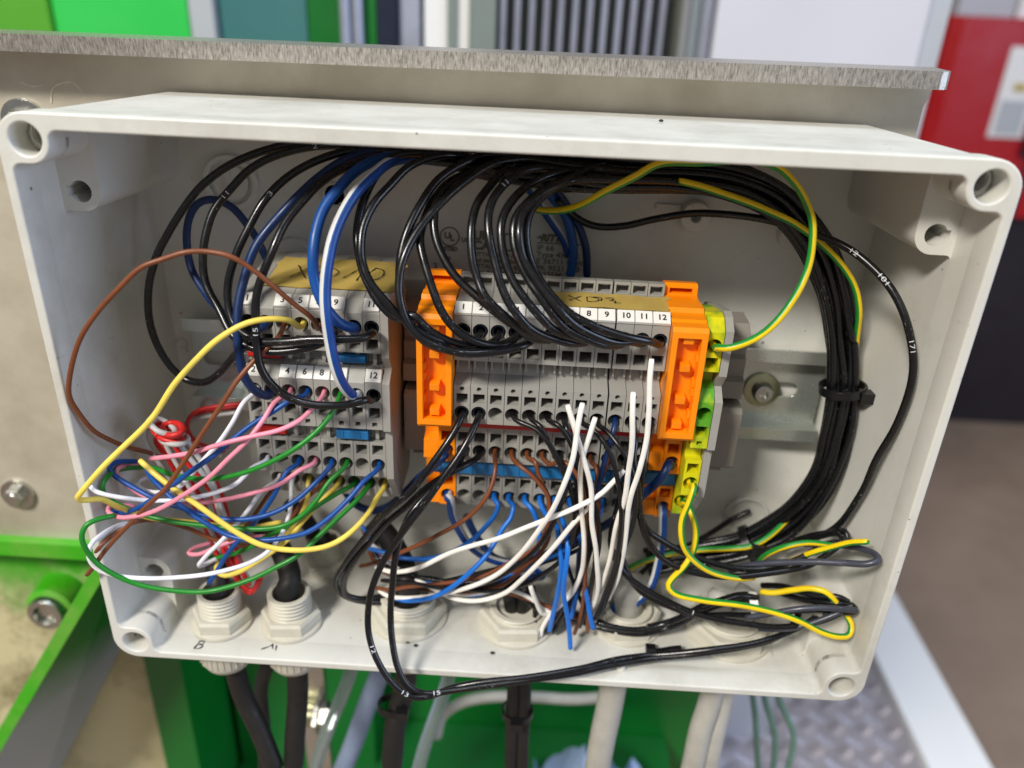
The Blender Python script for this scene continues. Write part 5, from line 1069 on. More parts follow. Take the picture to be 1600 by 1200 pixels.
('bright_blue_wire', 'sky', 0.86, 'bright blue wire from the third bottom terminal', [(-0.2, 32.5, -34.3), (-0.2, 27.1, -35.0), (1.1, 25.0, -36.0), (-0.1, 25.0, -40.6), (-3.0, 25.0, -45.4), (-7.2, 26.0, -51.3), (-13.1, 27.0, -57.0), (-19.2, 27.0, -60.2), (-26.2, 28.0, -62.4), (-33.1, 29.0, -63.2), (-40.2, 30.0, -62.5), (-45.3, 32.0, -62.7)], 'wire', None, 0, []),
('bright_blue_wire', 'sky', 0.86, 'bright blue wire from the fourth bottom terminal curving down to the left', [(5.0, 32.5, -34.3), (5.0, 27.1, -35.0), (6.8, 24.0, -34.9), (6.3, 22.0, -38.0), (3.9, 20.0, -40.7), (1.6, 17.0, -43.6), (-1.5, 14.0, -47.6), (-6.4, 12.0, -53.1), (-11.5, 12.0, -59.7), (-16.3, 13.0, -65.4), (-21.5, 15.0, -70.4), (-28.3, 18.0, -74.2), (-35.4, 22.0, -75.9)], 'wire', None, 0, []),
('bright_blue_wire', 'sky', 0.86, 'bright blue wire from the fifth bottom terminal', [(10.2, 32.5, -34.3), (10.2, 27.1, -35.0), (12.2, 25.0, -35.8), (14.4, 24.0, -40.2), (15.9, 23.0, -46.8), (14.1, 22.0, -55.7), (7.4, 20.0, -62.7), (0.8, 20.0, -67.8), (-7.1, 21.0, -71.9), (-17.8, 25.0, -72.1)], 'wire', None, 0, []),
('bright_blue_wire', 'sky', 0.86, 'bright blue wire from the sixth bottom terminal falling through the fan', [(15.4, 32.5, -34.3), (15.4, 27.1, -35.0), (17.0, 24.0, -36.8), (20.9, 17.0, -37.2), (22.3, 11.0, -39.9), (23.9, 9.0, -47.3), (23.4, 11.0, -59.8), (21.9, 14.0, -73.8), (21.5, 16.0, -81.6)], 'wire', None, 0, []),
('bright_blue_wire', 'sky', 0.86, 'bright blue wire whose end hangs lowest in front of the fan', [(20.6, 32.5, -34.3), (20.6, 27.1, -35.0), (21.7, 22.0, -35.1), (23.5, 14.0, -34.8), (24.7, 9.0, -38.2), (24.8, 7.0, -46.9), (25.4, 8.0, -58.4), (27.1, 9.0, -69.4), (29.0, 10.0, -83.5)], 'wire', None, 0, []),
('bright_blue_wire', 'sky', 0.86, 'bright blue wire end at the right of the lower fan', [(25.8, 32.5, -34.3), (25.8, 27.1, -35.0), (27.8, 24.0, -36.0), (29.6, 18.0, -44.7), (31.6, 14.0, -56.2), (34.3, 13.0, -67.6), (36.5, 13.0, -76.6)], 'wire', None, 0, []),
('bright_blue_wire', 'sky', 0.86, 'short bright blue wire end in the middle of the lower fan', [(29.6, 18.0, -47.3), (29.9, 16.0, -58.0), (29.1, 15.0, -68.4), (28.9, 16.0, -75.1)], 'wire', None, 0, []),
('thin_black_wire', 'blackthin', 0.74, 'thin black wire from the seventh lower terminal into the middle tangle', [(-44.7, 36.0, -56.7), (-41.5, 31.0, -67.4), (-29.1, 25.0, -70.9), (-3.7, 21.0, -69.0), (11.1, 19.0, -54.7), (28.9, 19.0, -40.7), (20.6, 23.1, -15.0), (20.6, 28.5, -14.3)], 'wire', 'thin black wires buried in the middle tangle', 0, []),
('thin_black_wire', 'blackthin', 0.74, 'thin black wire from the eighth lower terminal into the middle tangle', [(-45.6, 36.0, -55.1), (-39.2, 31.0, -69.9), (-26.1, 25.0, -71.5), (-7.7, 21.0, -63.3), (13.8, 19.0, -52.3), (26.9, 19.0, -42.7), (25.8, 23.1, -15.0), (25.8, 28.5, -14.3)], 'wire', 'thin black wires buried in the middle tangle', 0, []),
('brown_wire', 'brown', 0.74, 'brown wire from the tenth lower terminal into the middle tangle', [(-48.2, 36.0, -57.0), (-41.8, 31.0, -69.2), (-26.8, 25.0, -71.6), (-4.9, 21.0, -68.0), (13.5, 19.0, -54.2), (27.0, 19.0, -38.5), (36.6, 23.1, -15.0), (36.6, 28.5, -14.3)], 'wire', 'brown wires buried in the middle tangle', 0, []),
('thin_black_wire', 'blackthin', 0.74, 'thin black wire from the ninth bottom terminal into the middle tangle', [(-45.2, 36.0, -57.9), (-42.4, 31.0, -65.1), (-28.4, 25.0, -67.9), (-2.7, 21.0, -65.8), (15.9, 19.0, -54.9), (32.3, 19.0, -43.6), (31.0, 27.1, -35.0), (31.0, 32.5, -34.3)], 'wire', 'thin black wires buried in the middle tangle', 0, []),
('bright_blue_wire', 'sky', 0.74, 'bright blue wire from the tenth bottom terminal into the middle tangle', [(-48.2, 36.0, -55.9), (-39.6, 31.0, -66.4), (-24.0, 25.0, -69.9), (-8.3, 21.0, -67.9), (15.4, 19.0, -54.1), (32.0, 19.0, -42.6), (36.6, 27.1, -35.0), (36.6, 32.5, -34.3)], 'wire', None, 0, []),
('white_wire', 'white', 0.74, 'white wire running low from the third gland into the lower fan', [(-46.1, 33.0, -60.0), (-26.8, 28.0, -73.2), (-9.7, 22.0, -72.4), (7.6, 20.0, -68.1), (23.4, 18.0, -76.5)], 'wire', 'white wires buried in the middle tangle', 0, []),
('thin_black_wire', 'blackthin', 0.74, 'short thin black wire in the middle of the lower fan', [(25.7, 26.0, -30.3), (29.0, 22.0, -35.6), (34.1, 19.0, -41.9), (31.5, 17.0, -50.2), (27.2, 17.0, -78.2)], 'wire', 'thin black wires buried in the middle tangle', 0, []),
('brown_wire', 'brown', 0.74, 'brown wire running low from the third gland into the lower fan', [(-46.0, 33.0, -63.5), (-31.5, 28.0, -73.6), (-7.7, 22.0, -69.0), (7.5, 20.0, -69.9), (31.1, 17.0, -76.1)], 'wire', 'brown wires buried in the middle tangle', 0, []),
('thin_black_wire', 'blackthin', 0.74, 'short thin black wire at the right of the lower fan', [(25.0, 26.0, -29.0), (31.0, 22.0, -33.9), (28.7, 19.0, -44.4), (25.0, 17.0, -47.4), (34.5, 17.0, -74.7)], 'wire', 'thin black wires buried in the middle tangle', 0, []),
('thin_black_wire', 'blackthin', 0.74, 'thin black wire running low from the third gland to the left of the fan', [(-44.1, 33.0, -64.8), (-28.2, 28.0, -72.7), (-6.2, 22.0, -72.1), (8.6, 20.0, -69.5), (19.4, 19.0, -77.1)], 'wire', 'thin black wires buried in the middle tangle', 0, []),
('white_wire', 'white', 0.74, 'short white wire hidden behind the bright blue fan tips', [(34.0, 26.0, -31.3), (32.6, 22.0, -35.1), (32.0, 19.0, -42.6), (31.8, 17.0, -51.8), (24.9, 21.0, -74.9)], 'wire', 'white wires buried in the middle tangle', 0, []),
('brown_wire', 'brown', 0.74, 'brown wire lying lowest between the third gland and the fan', [(-43.6, 33.0, -62.7), (-30.4, 28.0, -74.1), (-9.5, 22.0, -71.2), (7.6, 20.0, -68.4), (29.9, 19.0, -80.7)], 'wire', 'brown wires buried in the middle tangle', 0, []),
('brown_wire', 'brown', 0.74, 'long brown wire arching out over the left wall of the box', [(-52.9, 19.5, 31.0), (-52.9, 14.1, 30.3), (-53.2, 9.0, 35.9), (-57.2, 6.0, 41.4), (-61.8, 4.0, 46.9), (-66.7, 3.0, 51.4), (-71.5, 2.0, 54.7), (-77.6, 2.0, 55.7), (-83.2, 1.0, 55.6), (-89.6, 0.0, 53.8), (-94.9, -1.0, 51.9), (-101.6, -2.0, 45.8), (-109.2, -2.0, 37.6), (-116.0, -2.0, 28.1), (-121.3, -1.0, 17.4), (-123.2, 0.0, 10.6), (-122.8, 2.0, 4.7), (-121.0, 5.0, -2.8), (-118.5, 9.0, -8.3), (-116.2, 14.0, -13.8), (-114.0, 20.0, -19.4), (-113.5, 26.0, -25.3)], 'wire', None, 0, []),
('yellow_wire', 'yellow', 0.86, 'straight yellow wire with a sharp kink at the left rim', [(-58.1, 19.5, 31.0), (-58.1, 14.1, 30.3), (-60.3, 8.0, 34.9), (-65.1, 5.0, 36.2), (-70.3, 3.0, 35.4), (-76.6, 1.0, 31.8), (-82.9, 0.0, 26.0), (-90.0, -2.0, 18.2), (-97.1, -4.0, 8.1), (-106.3, -6.0, -1.6), (-113.9, -8.0, -9.3), (-119.5, -9.0, -15.5), (-121.1, -9.0, -17.7), (-120.5, -8.0, -19.0), (-117.4, -4.0, -21.3), (-116.1, 0.0, -26.5), (-114.5, 4.0, -31.6), (-111.4, 8.0, -37.0), (-106.7, 11.0, -40.3), (-98.6, 13.0, -42.2), (-90.3, 15.0, -43.8), (-81.5, 17.0, -44.9), (-71.9, 20.0, -44.3)], 'wire', None, 0, []),
('brown_wire', 'brown', 0.74, 'straight brown wire crossing the pink and blue wires at lower left', [(-63.3, 19.5, 31.0), (-63.3, 14.1, 30.3), (-63.6, 8.0, 29.2), (-68.5, 4.0, 24.3), (-72.7, 1.0, 19.0), (-77.4, -1.0, 11.3), (-84.2, -3.0, 2.0), (-89.7, -4.0, -5.6), (-97.0, -5.0, -15.3), (-102.1, -4.0, -21.3), (-109.1, -2.0, -29.9), (-116.2, -2.0, -37.7), (-122.7, -3.0, -45.2), (-128.7, -3.0, -52.6)], 'wire', None, 0, []),
('brown_wire', 'brown', 0.74, 'brown wire returning from the left rim under the tangle', [(-126.3, 0.5, -45.9), (-123.6, 0.5, -42.7), (-122.1, 5.0, -42.4), (-117.4, 8.0, -40.2), (-111.4, 11.0, -40.6), (-101.8, 14.0, -45.3), (-95.5, 15.0, -49.0), (-89.1, 16.0, -51.4), (-82.7, 18.0, -53.0), (-77.1, 20.0, -52.2), (-71.8, 22.0, -48.4), (-64.9, 24.0, -38.7), (-58.1, 25.1, -31.0), (-58.1, 30.5, -30.3)], 'wire', None, 0, []),
('white_wire', 'lilac', 0.74, 'white wire slanting down from the terminal marked two', [(-73.7, 18.5, 9.2), (-73.7, 13.1, 8.5), (-76.2, 9.0, 7.0), (-79.0, 6.0, 1.6), (-82.7, 5.0, -4.3), (-89.3, 6.0, -13.3), (-95.1, 8.0, -20.6), (-101.4, 10.0, -26.2), (-109.5, 13.0, -29.8), (-115.6, 16.0, -31.2), (-119.9, 20.0, -32.1), (-120.0, 24.0, -32.9), (-116.4, 27.0, -33.8)], 'wire', None, 0, []),
('pink_wire', 'pink', 0.74, 'pink wire curling round at the lower left of the tangle', [(-63.3, 18.5, 9.2), (-63.3, 13.1, 8.5), (-65.8, 8.0, 8.6), (-68.6, 4.0, 4.3), (-72.5, 1.0, -0.8), (-77.4, -1.0, -5.9), (-83.8, -2.0, -12.7), (-89.8, -3.0, -17.5), (-96.4, -3.0, -22.3), (-102.9, -3.0, -26.3), (-108.8, -2.0, -29.1), (-114.1, -1.0, -30.5), (-118.6, 1.0, -30.5), (-120.3, 3.0, -30.1), (-120.5, 6.0, -31.0), (-116.2, 10.0, -33.9)], 'wire', None, 0, []),
('blue_wire', 'blue', 0.8, 'blue wire crossing straight over the green and pink wires', [(-58.1, 18.5, 9.2), (-58.1, 13.1, 8.5), (-61.1, 9.0, 8.8), (-66.2, 6.0, 5.7), (-72.1, 4.0, 2.1), (-78.0, 2.0, -2.2), (-82.8, 1.0, -6.4), (-91.7, 0.0, -13.3), (-100.0, 0.0, -20.4), (-107.9, 1.0, -27.1), (-114.0, 3.0, -31.3), (-119.8, 5.0, -33.4), (-122.8, 6.5, -33.2)], 'wire', None, 0, []),
('pink_wire', 'pink', 0.74, 'pink wire ending beside the red and white bundle', [(-52.9, 18.5, 9.2), (-52.9, 13.1, 8.5), (-53.9, 8.0, 8.5), (-57.6, 4.0, 5.4), (-62.8, 1.0, 3.1), (-70.5, -1.0, 0.9), (-80.6, -2.0, -2.4), (-88.6, -2.0, -5.2), (-96.0, -1.0, -7.2), (-103.0, 1.0, -9.5)], 'wire', None, 0, []),
('green_wire', 'green', 0.8, 'green wire looping from the second left tier back to the third', [(-47.7, 18.5, 9.2), (-47.7, 13.1, 8.5), (-48.3, 8.0, 6.6), (-51.1, 4.0, 2.8), (-56.4, 1.0, -2.0), (-63.4, 0.0, -6.5), (-72.1, 0.0, -10.6), (-83.2, 1.0, -14.6), (-92.7, 4.0, -17.8), (-100.7, 8.0, -20.0), (-108.9, 14.0, -22.5), (-115.8, 19.0, -25.4), (-122.1, 17.5, -25.1), (-122.4, 9.0, -21.9), (-122.7, 5.5, -23.3), (-122.6, 7.0, -28.6), (-117.2, 7.0, -32.2), (-110.0, 6.0, -34.2), (-101.4, 5.0, -35.8), (-92.4, 5.0, -36.9), (-83.5, 5.0, -37.3), (-73.1, 5.0, -36.5), (-66.9, 6.0, -35.1), (-60.9, 7.0, -31.4), (-55.5, 9.0, -26.2), (-51.9, 12.0, -21.4), (-47.7, 16.1, -18.1), (-47.7, 21.5, -17.4)], 'wire', None, 0, []),
('white_wire', 'lilac', 0.74, 'white wire from the third left tier reaching the left rim', [(-73.7, 21.5, -17.4), (-73.7, 16.1, -18.1), (-76.1, 12.0, -18.3), (-80.6, 9.0, -22.4), (-86.3, 8.0, -25.0), (-94.1, 7.0, -26.8), (-103.0, 6.0, -27.5), (-111.2, 4.0, -26.5), (-117.0, 2.0, -24.8), (-120.3, 1.0, -23.4), (-122.5, 1.0, -22.4), (-123.1, 0.5, -20.7)], 'wire', None, 0, []),
('pink_wire', 'pink', 0.74, 'pink wire from the third left tier with a small loop at its end', [(-58.1, 21.5, -17.4), (-58.1, 16.1, -18.1), (-61.7, 12.0, -18.5), (-67.8, 10.0, -22.2), (-76.6, 9.0, -25.3), (-85.8, 9.0, -28.1), (-94.8, 10.0, -30.7), (-105.4, 12.0, -33.0), (-113.6, 13.0, -32.5), (-118.3, 13.0, -29.4), (-122.4, 14.0, -26.6), (-122.2, 13.5, -23.3), (-122.0, 20.0, -25.2), (-120.6, 26.0, -28.3)], 'wire', None, 0, []),
('blue_wire', 'blue', 0.8, 'blue wire slanting down to a free end above the left gland', [(-63.3, 21.5, -17.4), (-63.3, 16.1, -18.1), (-65.5, 13.0, -18.4), (-68.2, 11.0, -22.8), (-72.5, 10.0, -30.8), (-77.5, 10.0, -38.5), (-81.6, 10.0, -43.7), (-84.9, 9.0, -47.9), (-90.2, 9.0, -56.0), (-95.2, 9.0, -63.4)], 'wire', None, 0, []),
('blue_wire', 'blue', 0.8, 'blue wire bowing left in a long low curve', [(-52.9, 21.5, -17.4), (-52.9, 16.1, -18.1), (-56.0, 12.0, -21.2), (-60.7, 9.0, -26.1), (-66.8, 7.0, -30.1), (-74.7, 6.0, -32.9), (-81.9, 6.0, -34.1), (-88.0, 6.0, -33.8), (-94.4, 6.0, -32.1), (-100.0, 7.0, -30.9), (-106.1, 8.0, -29.8), (-111.3, 9.0, -28.2), (-116.4, 10.0, -26.0), (-121.2, 11.0, -23.3), (-122.4, 11.5, -21.1), (-122.2, 15.5, -21.4), (-119.4, 22.0, -24.7)], 'wire', None, 0, []),
('blue_wire', 'blue', 0.8, 'blue wire from the last terminal of the third left tier', [(-37.3, 21.5, -17.4), (-37.3, 16.1, -18.1), (-40.9, 11.0, -19.5), (-45.4, 7.0, -24.6), (-50.8, 4.0, -30.0), (-57.5, 2.0, -34.7), (-64.7, 2.0, -37.4), (-71.7, 2.0, -38.4), (-77.2, 2.0, -38.1), (-83.4, 3.0, -37.3), (-90.4, 4.0, -34.1), (-95.4, 5.0, -31.7), (-102.2, 7.0, -27.4), (-106.2, 9.0, -24.9), (-110.0, 12.0, -23.5), (-114.0, 17.0, -21.5)], 'wire', None, 0, []),
('yellow_wire', 'yellow', 0.88, 'yellow wire making the lowest wide bow under the left group', [(-37.3, 30.5, -30.3), (-37.3, 25.1, -31.0), (-38.8, 19.0, -30.9), (-41.1, 11.0, -33.3), (-45.5, 5.0, -36.5), (-50.9, 2.0, -39.2), (-57.4, 0.0, -40.1), (-64.0, -1.0, -39.6), (-70.3, -2.0, -37.3), (-76.6, -2.0, -33.6), (-82.8, -2.0, -28.7), (-88.9, -2.0, -23.4), (-95.0, -1.0, -19.4), (-102.2, 1.0, -15.2), (-108.0, 4.0, -12.4)], 'wire', None, 0, []),
('green_wire', 'green', 0.82, 'green wire swinging out far over the lower left rim', [(-42.5, 30.5, -30.3), (-42.5, 25.1, -31.0), (-45.3, 20.0, -32.5), (-51.4, 14.0, -36.7), (-56.5, 9.0, -40.8), (-61.4, 5.0, -45.1), (-68.0, 2.0, -49.1), (-74.7, 0.0, -52.7), (-83.7, -2.0, -55.4), (-91.9, -3.0, -56.8), (-102.5, -4.0, -55.4), (-110.7, -5.0, -52.6), (-116.2, -6.0, -48.9), (-120.6, -7.0, -44.4), (-123.0, -8.0, -38.5), (-123.5, -8.0, -33.2), (-122.0, -7.0, -29.8), (-119.7, -5.0, -29.0), (-116.5, -1.0, -29.9)], 'wire', None, 0, []),
('green_wire', 'green', 0.8, 'short green wire from the sixth bottom terminal of the left group', [(-47.7, 30.5, -30.3), (-47.7, 25.1, -31.0), (-50.4, 21.0, -31.2), (-56.9, 17.0, -34.1), (-63.3, 14.0, -37.5), (-70.7, 13.0, -42.5), (-75.9, 13.0, -45.5), (-81.8, 13.0, -50.5), (-88.6, 14.0, -54.7), (-94.1, 15.0, -57.5), (-98.4, 18.0, -59.1)], 'wire', None, 0, []),
('yellow_wire', 'yellow', 0.86, 'yellow wire with a hooked end above the left gland', [(-52.9, 30.5, -30.3), (-52.9, 25.1, -31.0), (-54.7, 21.0, -31.5), (-59.3, 17.0, -35.5), (-63.9, 15.0, -40.6), (-67.0, 13.0, -44.6), (-71.1, 11.0, -48.4), (-77.8, 9.0, -53.7), (-83.7, 8.0, -57.6), (-88.6, 8.0, -59.1), (-92.1, 10.0, -58.3), (-92.4, 13.0, -57.2)], 'wire', None, 0, []),
('yellow_wire', 'yellow', 0.8, 'short yellow wire behind the blue one under the left group', [(-63.3, 30.5, -30.3), (-63.3, 25.1, -31.0), (-63.1, 23.0, -35.0), (-64.4, 21.0, -39.7), (-67.6, 20.0, -45.3), (-72.2, 19.0, -51.6)], 'wire', None, 0, []),
('white_wire', 'lilac', 0.74, 'white wire swinging out over the lower left rim beside the green one', [(-68.5, 30.5, -30.3), (-68.5, 25.1, -31.0), (-68.2, 21.0, -35.3), (-68.3, 16.0, -39.3), (-69.5, 11.0, -42.8), (-72.7, 6.0, -46.2), (-77.6, 3.0, -48.3), (-83.7, 0.0, -49.2), (-90.6, -2.0, -50.2), (-97.9, -3.0, -51.0), (-108.7, -4.0, -51.5), (-117.0, -5.0, -50.5), (-122.7, -6.0, -47.6), (-124.8, -6.0, -43.7), (-124.1, -5.0, -39.2), (-121.8, -3.0, -36.9), (-117.9, 0.0, -35.1), (-114.4, 4.0, -35.8)], 'wire', None, 0, []),
('white_wire', 'lilac', 0.74, 'white wire with a sharp V bend above the left gland', [(-73.7, 30.5, -30.3), (-73.7, 25.1, -31.0), (-76.5, 19.0, -31.5), (-80.0, 14.0, -35.9), (-84.4, 11.0, -40.5), (-88.9, 9.0, -45.3), (-94.1, 8.0, -50.7), (-97.5, 8.0, -55.2), (-96.5, 11.0, -57.0), (-93.7, 15.0, -57.5)], 'wire', None, 0, []),
('brown_wire', 'brown', 0.7, 'short brown wire beside the V bent white wire', [(-73.7, 30.5, -30.3), (-72.6, 25.1, -30.9), (-75.7, 20.0, -33.4), (-78.9, 17.0, -37.9), (-82.1, 15.0, -42.7), (-86.4, 14.0, -47.0), (-90.3, 15.0, -51.3)], 'wire', None, 0, []),
('pink_wire', 'pink', 0.74, 'short pink wire hook right above the left gland', [(-73.9, 18.0, -49.1), (-79.1, 17.0, -48.7), (-85.0, 15.0, -48.7), (-91.0, 13.0, -50.3), (-98.7, 12.0, -53.9), (-102.7, 13.0, -54.7), (-102.1, 16.0, -54.8), (-97.5, 20.0, -55.1)], 'wire', None, 0, []),
('red_wire', 'red', 0.85, 'second red wire from the left in the tied bundle', [(-112.2, 23.0, -11.4), (-110.8, 23.0, -16.4), (-107.5, 23.0, -21.6), (-104.4, 23.0, -28.4), (-101.0, 23.0, -35.6), (-97.8, 23.0, -48.3), (-92.8, 19.0, -60.6), (-88.6, 19.0, -71.6), (-85.4, 19.0, -75.4), (-81.9, 19.0, -71.1), (-80.4, 19.0, -66.7)], 'wire', 'red and pale wires of the tied bundle at left', 0, []),
('red_wire', 'red', 0.85, 'middle red wire of the tied bundle', [(-109.8, 21.0, -10.1), (-106.3, 21.0, -13.5), (-103.2, 21.0, -19.8), (-99.5, 21.0, -26.8), (-96.2, 21.0, -32.9), (-93.6, 21.0, -47.4), (-89.7, 17.0, -58.8), (-86.1, 17.0, -71.5), (-83.5, 17.0, -72.4), (-81.1, 17.0, -67.4)], 'wire', 'red and pale wires of the tied bundle at left', 0, []),
('red_wire', 'red', 0.85, 'fourth red wire from the left in the tied bundle', [(-108.0, 20.0, -9.4), (-102.5, 20.0, -11.9), (-98.9, 20.0, -18.9), (-95.0, 20.0, -26.8), (-93.4, 20.0, -32.5), (-90.8, 20.0, -47.5), (-86.8, 16.0, -60.0), (-84.2, 16.0, -69.3)], 'wire', 'red and pale wires of the tied bundle at left', 0, []),
('red_wire', 'red', 0.85, 'red wire at the left edge of the tied bundle', [(-109.4, 25.0, -12.3), (-113.5, 25.0, -18.5), (-110.4, 25.0, -24.7), (-107.4, 25.0, -31.7), (-104.1, 25.0, -39.2), (-100.8, 25.0, -51.9), (-95.9, 21.0, -64.7)], 'wire', 'red and pale wires of the tied bundle at left', 0, []),
('red_wire', 'red', 0.85, 'red wire at the right edge of the tied bundle', [(-106.5, 22.0, -10.5), (-101.5, 22.0, -14.0), (-97.8, 22.0, -21.0), (-94.8, 22.0, -27.8), (-92.7, 22.0, -35.4), (-90.6, 22.0, -51.2), (-86.6, 18.0, -64.4)], 'wire', 'red and pale wires of the tied bundle at left', 0, []),
('pale_wire', 'lgrey', 0.85, 'pale wire bowing left of the tied bundle', [(-113.4, 22.0, -9.9), (-115.1, 22.0, -15.3), (-113.9, 22.0, -19.9), (-111.8, 22.0, -24.5), (-109.7, 22.0, -28.9), (-105.8, 22.0, -36.3)], 'wire', 'red and pale wires of the tied bundle at left', 0, []),
('pale_wire', 'lgrey', 0.85, 'pale wire between the red wires of the tied bundle', [(-108.0, 20.0, -13.2), (-107.1, 20.0, -17.5), (-105.4, 20.0, -22.8), (-102.5, 20.0, -30.1), (-98.5, 20.0, -42.2), (-94.5, 20.0, -58.2)], 'wire', 'red and pale wires of the tied bundle at left', 0, []),
('pale_wire', 'lgrey', 0.85, 'pale wire at the right side of the tied bundle', [(-103.3, 18.0, -11.3), (-99.8, 18.0, -17.8), (-95.9, 18.0, -24.9), (-93.5, 18.0, -31.2), (-91.5, 18.0, -48.3), (-84.5, 18.0, -69.9)], 'wire', 'red and pale wires of the tied bundle at left', 0, []),
('pale_wire', 'lgrey', 0.85, 'short pale wire at the far right of the tied bundle', [(-101.1, 19.0, -10.8), (-97.3, 19.0, -18.2), (-93.8, 19.0, -25.4), (-92.0, 19.0, -34.8), (-89.8, 19.0, -50.0)], 'wire', 'red and pale wires of the tied bundle at left', 0, []),
('red_wire', 'red', 0.9, 'red wire wound round the neck of the tied bundle', [(-106.5, 14.6, -9.6), (-109.0, 17.0, -9.7), (-109.7, 19.8, -10.1), (-108.4, 21.9, -10.8), (-105.6, 22.5, -11.4), (-102.4, 21.3, -11.7), (-100.1, 18.8, -11.8), (-99.5, 16.0, -11.3), (-100.9, 14.0, -10.7), (-103.5, 13.6, -10.4), (-106.5, 14.9, -10.2), (-108.7, 17.5, -10.4), (-109.1, 20.2, -10.8)], 'wire', 'red and pale wires of the tied bundle at left', 0, []),
('pale_wire', 'lgrey', 0.9, 'pale wire wound round the neck of the tied bundle', [(-104.8, 14.0, -11.2), (-107.1, 16.4, -11.3), (-108.0, 19.2, -11.8), (-107.1, 21.3, -12.2), (-104.5, 21.9, -12.7), (-101.6, 20.7, -12.5), (-99.1, 18.2, -12.3), (-98.6, 15.4, -12.1), (-99.5, 13.4, -11.7), (-102.0, 13.0, -11.6), (-104.9, 14.3, -11.9), (-107.1, 16.9, -12.1), (-107.5, 19.6, -12.5)], 'wire', 'red and pale wires of the tied bundle at left', 0, []),
('red_wire', 'red', 0.9, 'upper red turn at the neck of the tied bundle', [(-106.8, 13.4, -6.8), (-109.1, 15.8, -6.9), (-109.8, 18.6, -7.4), (-108.5, 20.7, -8.2), (-106.0, 21.3, -9.1), (-102.9, 20.1, -9.9), (-100.8, 17.6, -10.0), (-100.2, 14.8, -9.5), (-101.5, 12.8, -8.7), (-104.0, 12.4, -7.9), (-106.8, 13.7, -7.4), (-108.8, 16.3, -7.6), (-109.1, 19.1, -8.1)], 'wire', 'red and pale wires of the tied bundle at left', 0, []),
('pale_wire', 'lgrey', 0.9, 'uppermost pale turn at the neck of the tied bundle', [(-107.3, 12.8, -5.4), (-109.1, 15.2, -5.0), (-109.6, 18.0, -5.6), (-108.7, 20.1, -6.9), (-106.5, 20.7, -8.5), (-104.3, 19.5, -9.6), (-102.4, 17.0, -9.7), (-102.0, 14.2, -9.3), (-103.0, 12.2, -7.9), (-105.0, 11.8, -6.7), (-107.1, 13.1, -5.7), (-108.8, 15.7, -5.7), (-108.9, 18.4, -6.5)], 'wire', 'red and pale wires of the tied bundle at left', 0, []),
('red_wire', 'red', 0.9, 'innermost red turn at the neck of the tied bundle', [(-103.1, 12.2, -7.5), (-105.4, 14.6, -8.1), (-106.5, 17.4, -8.6), (-106.0, 19.5, -8.5), (-104.1, 20.1, -8.3), (-101.5, 18.9, -7.9), (-99.2, 16.4, -7.5), (-98.0, 13.6, -7.3), (-98.6, 11.6, -7.3), (-100.5, 11.2, -7.7), (-103.1, 12.5, -8.1), (-105.2, 15.1, -8.8), (-106.0, 17.9, -9.3)], 'wire', 'red and pale wires of the tied bundle at left', 0, []),
('red_wire', 'red', 0.75, 'red wire coiled deep behind the left terminal group', [(-92.1, 46.0, -15.2), (-101.7, 46.0, -17.3), (-108.4, 46.0, -19.3), (-112.1, 46.0, -22.7), (-113.2, 46.0, -27.0), (-111.4, 46.0, -31.1), (-106.6, 46.0, -33.8), (-99.5, 46.0, -33.6)], 'wire', None, 0, []),
('pale_wire', 'lgrey', 0.75, 'pale wire coiled deep behind the left terminal group', [(-92.4, 44.0, -16.2), (-102.0, 44.0, -18.3), (-108.7, 44.0, -20.3), (-112.4, 44.0, -23.7), (-113.4, 44.0, -28.0), (-111.7, 44.0, -32.1), (-106.9, 44.0, -34.8), (-99.8, 44.0, -34.6)], 'wire', None, 0, []),
('red_wire', 'red', 0.75, 'second red turn coiled deep behind the left terminal group', [(-88.9, 42.0, -11.3), (-98.4, 42.0, -13.4), (-104.9, 42.0, -15.4), (-108.6, 42.0, -18.7), (-109.6, 42.0, -22.9), (-107.8, 42.0, -27.0), (-103.1, 42.0, -29.6), (-96.2, 42.0, -29.4)], 'wire', None, 0, []),
('black_cable', 'sheath', 3.9, 'thick black cable rising from the gland marked A', [(-73.9, 10.0, -154.2), (-72.0, 14.0, -134.0), (-71.3, 17.0, -120.4), (-71.0, 17.5, -84.0), (-71.0, 17.5, -71.0), (-70.6, 20.0, -68.2), (-74.7, 26.0, -63.1), (-79.4, 31.0, -59.8), (-85.1, 35.0, -57.0)], 'cable', None, 0, []),
('black_cable', 'sheath', 3.7, 'thick black cable in the gland marked B', [(-80.2, 8.0, -152.3), (-86.1, 12.0, -136.5), (-91.7, 15.0, -121.7), (-95.5, 16.0, -84.0), (-95.5, 16.0, -71.0), (-96.1, 19.0, -68.8), (-98.2, 22.0, -65.7)], 'cable', None, 0, []),
('black_cable', 'sheath', 3, 'thin black cable seen between the two left glands below the box', [(-98.1, 40.0, -194.4), (-97.1, 42.0, -168.5), (-96.0, 44.0, -144.1), (-66.0, 48.0, -84.0), (-66.0, 48.0, -71.0), (-69.5, 50.0, -75.0), (-72.3, 51.0, -68.0), (-75.1, 50.0, -62.6), (-79.3, 49.0, -56.9)], 'cable', None, 0, []),
('black_cable', 'sheath', 4.2, 'black cable bent left above the third gland', [(-36.5, 16.0, -158.1), (-35.2, 20.0, -137.6), (-32.1, 24.0, -124.4), (-30.0, 25.0, -84.0), (-30.0, 25.0, -71.0), (-32.3, 32.0, -69.8), (-39.8, 38.0, -61.6), (-45.7, 40.0, -56.6)], 'cable', None, 0, []),
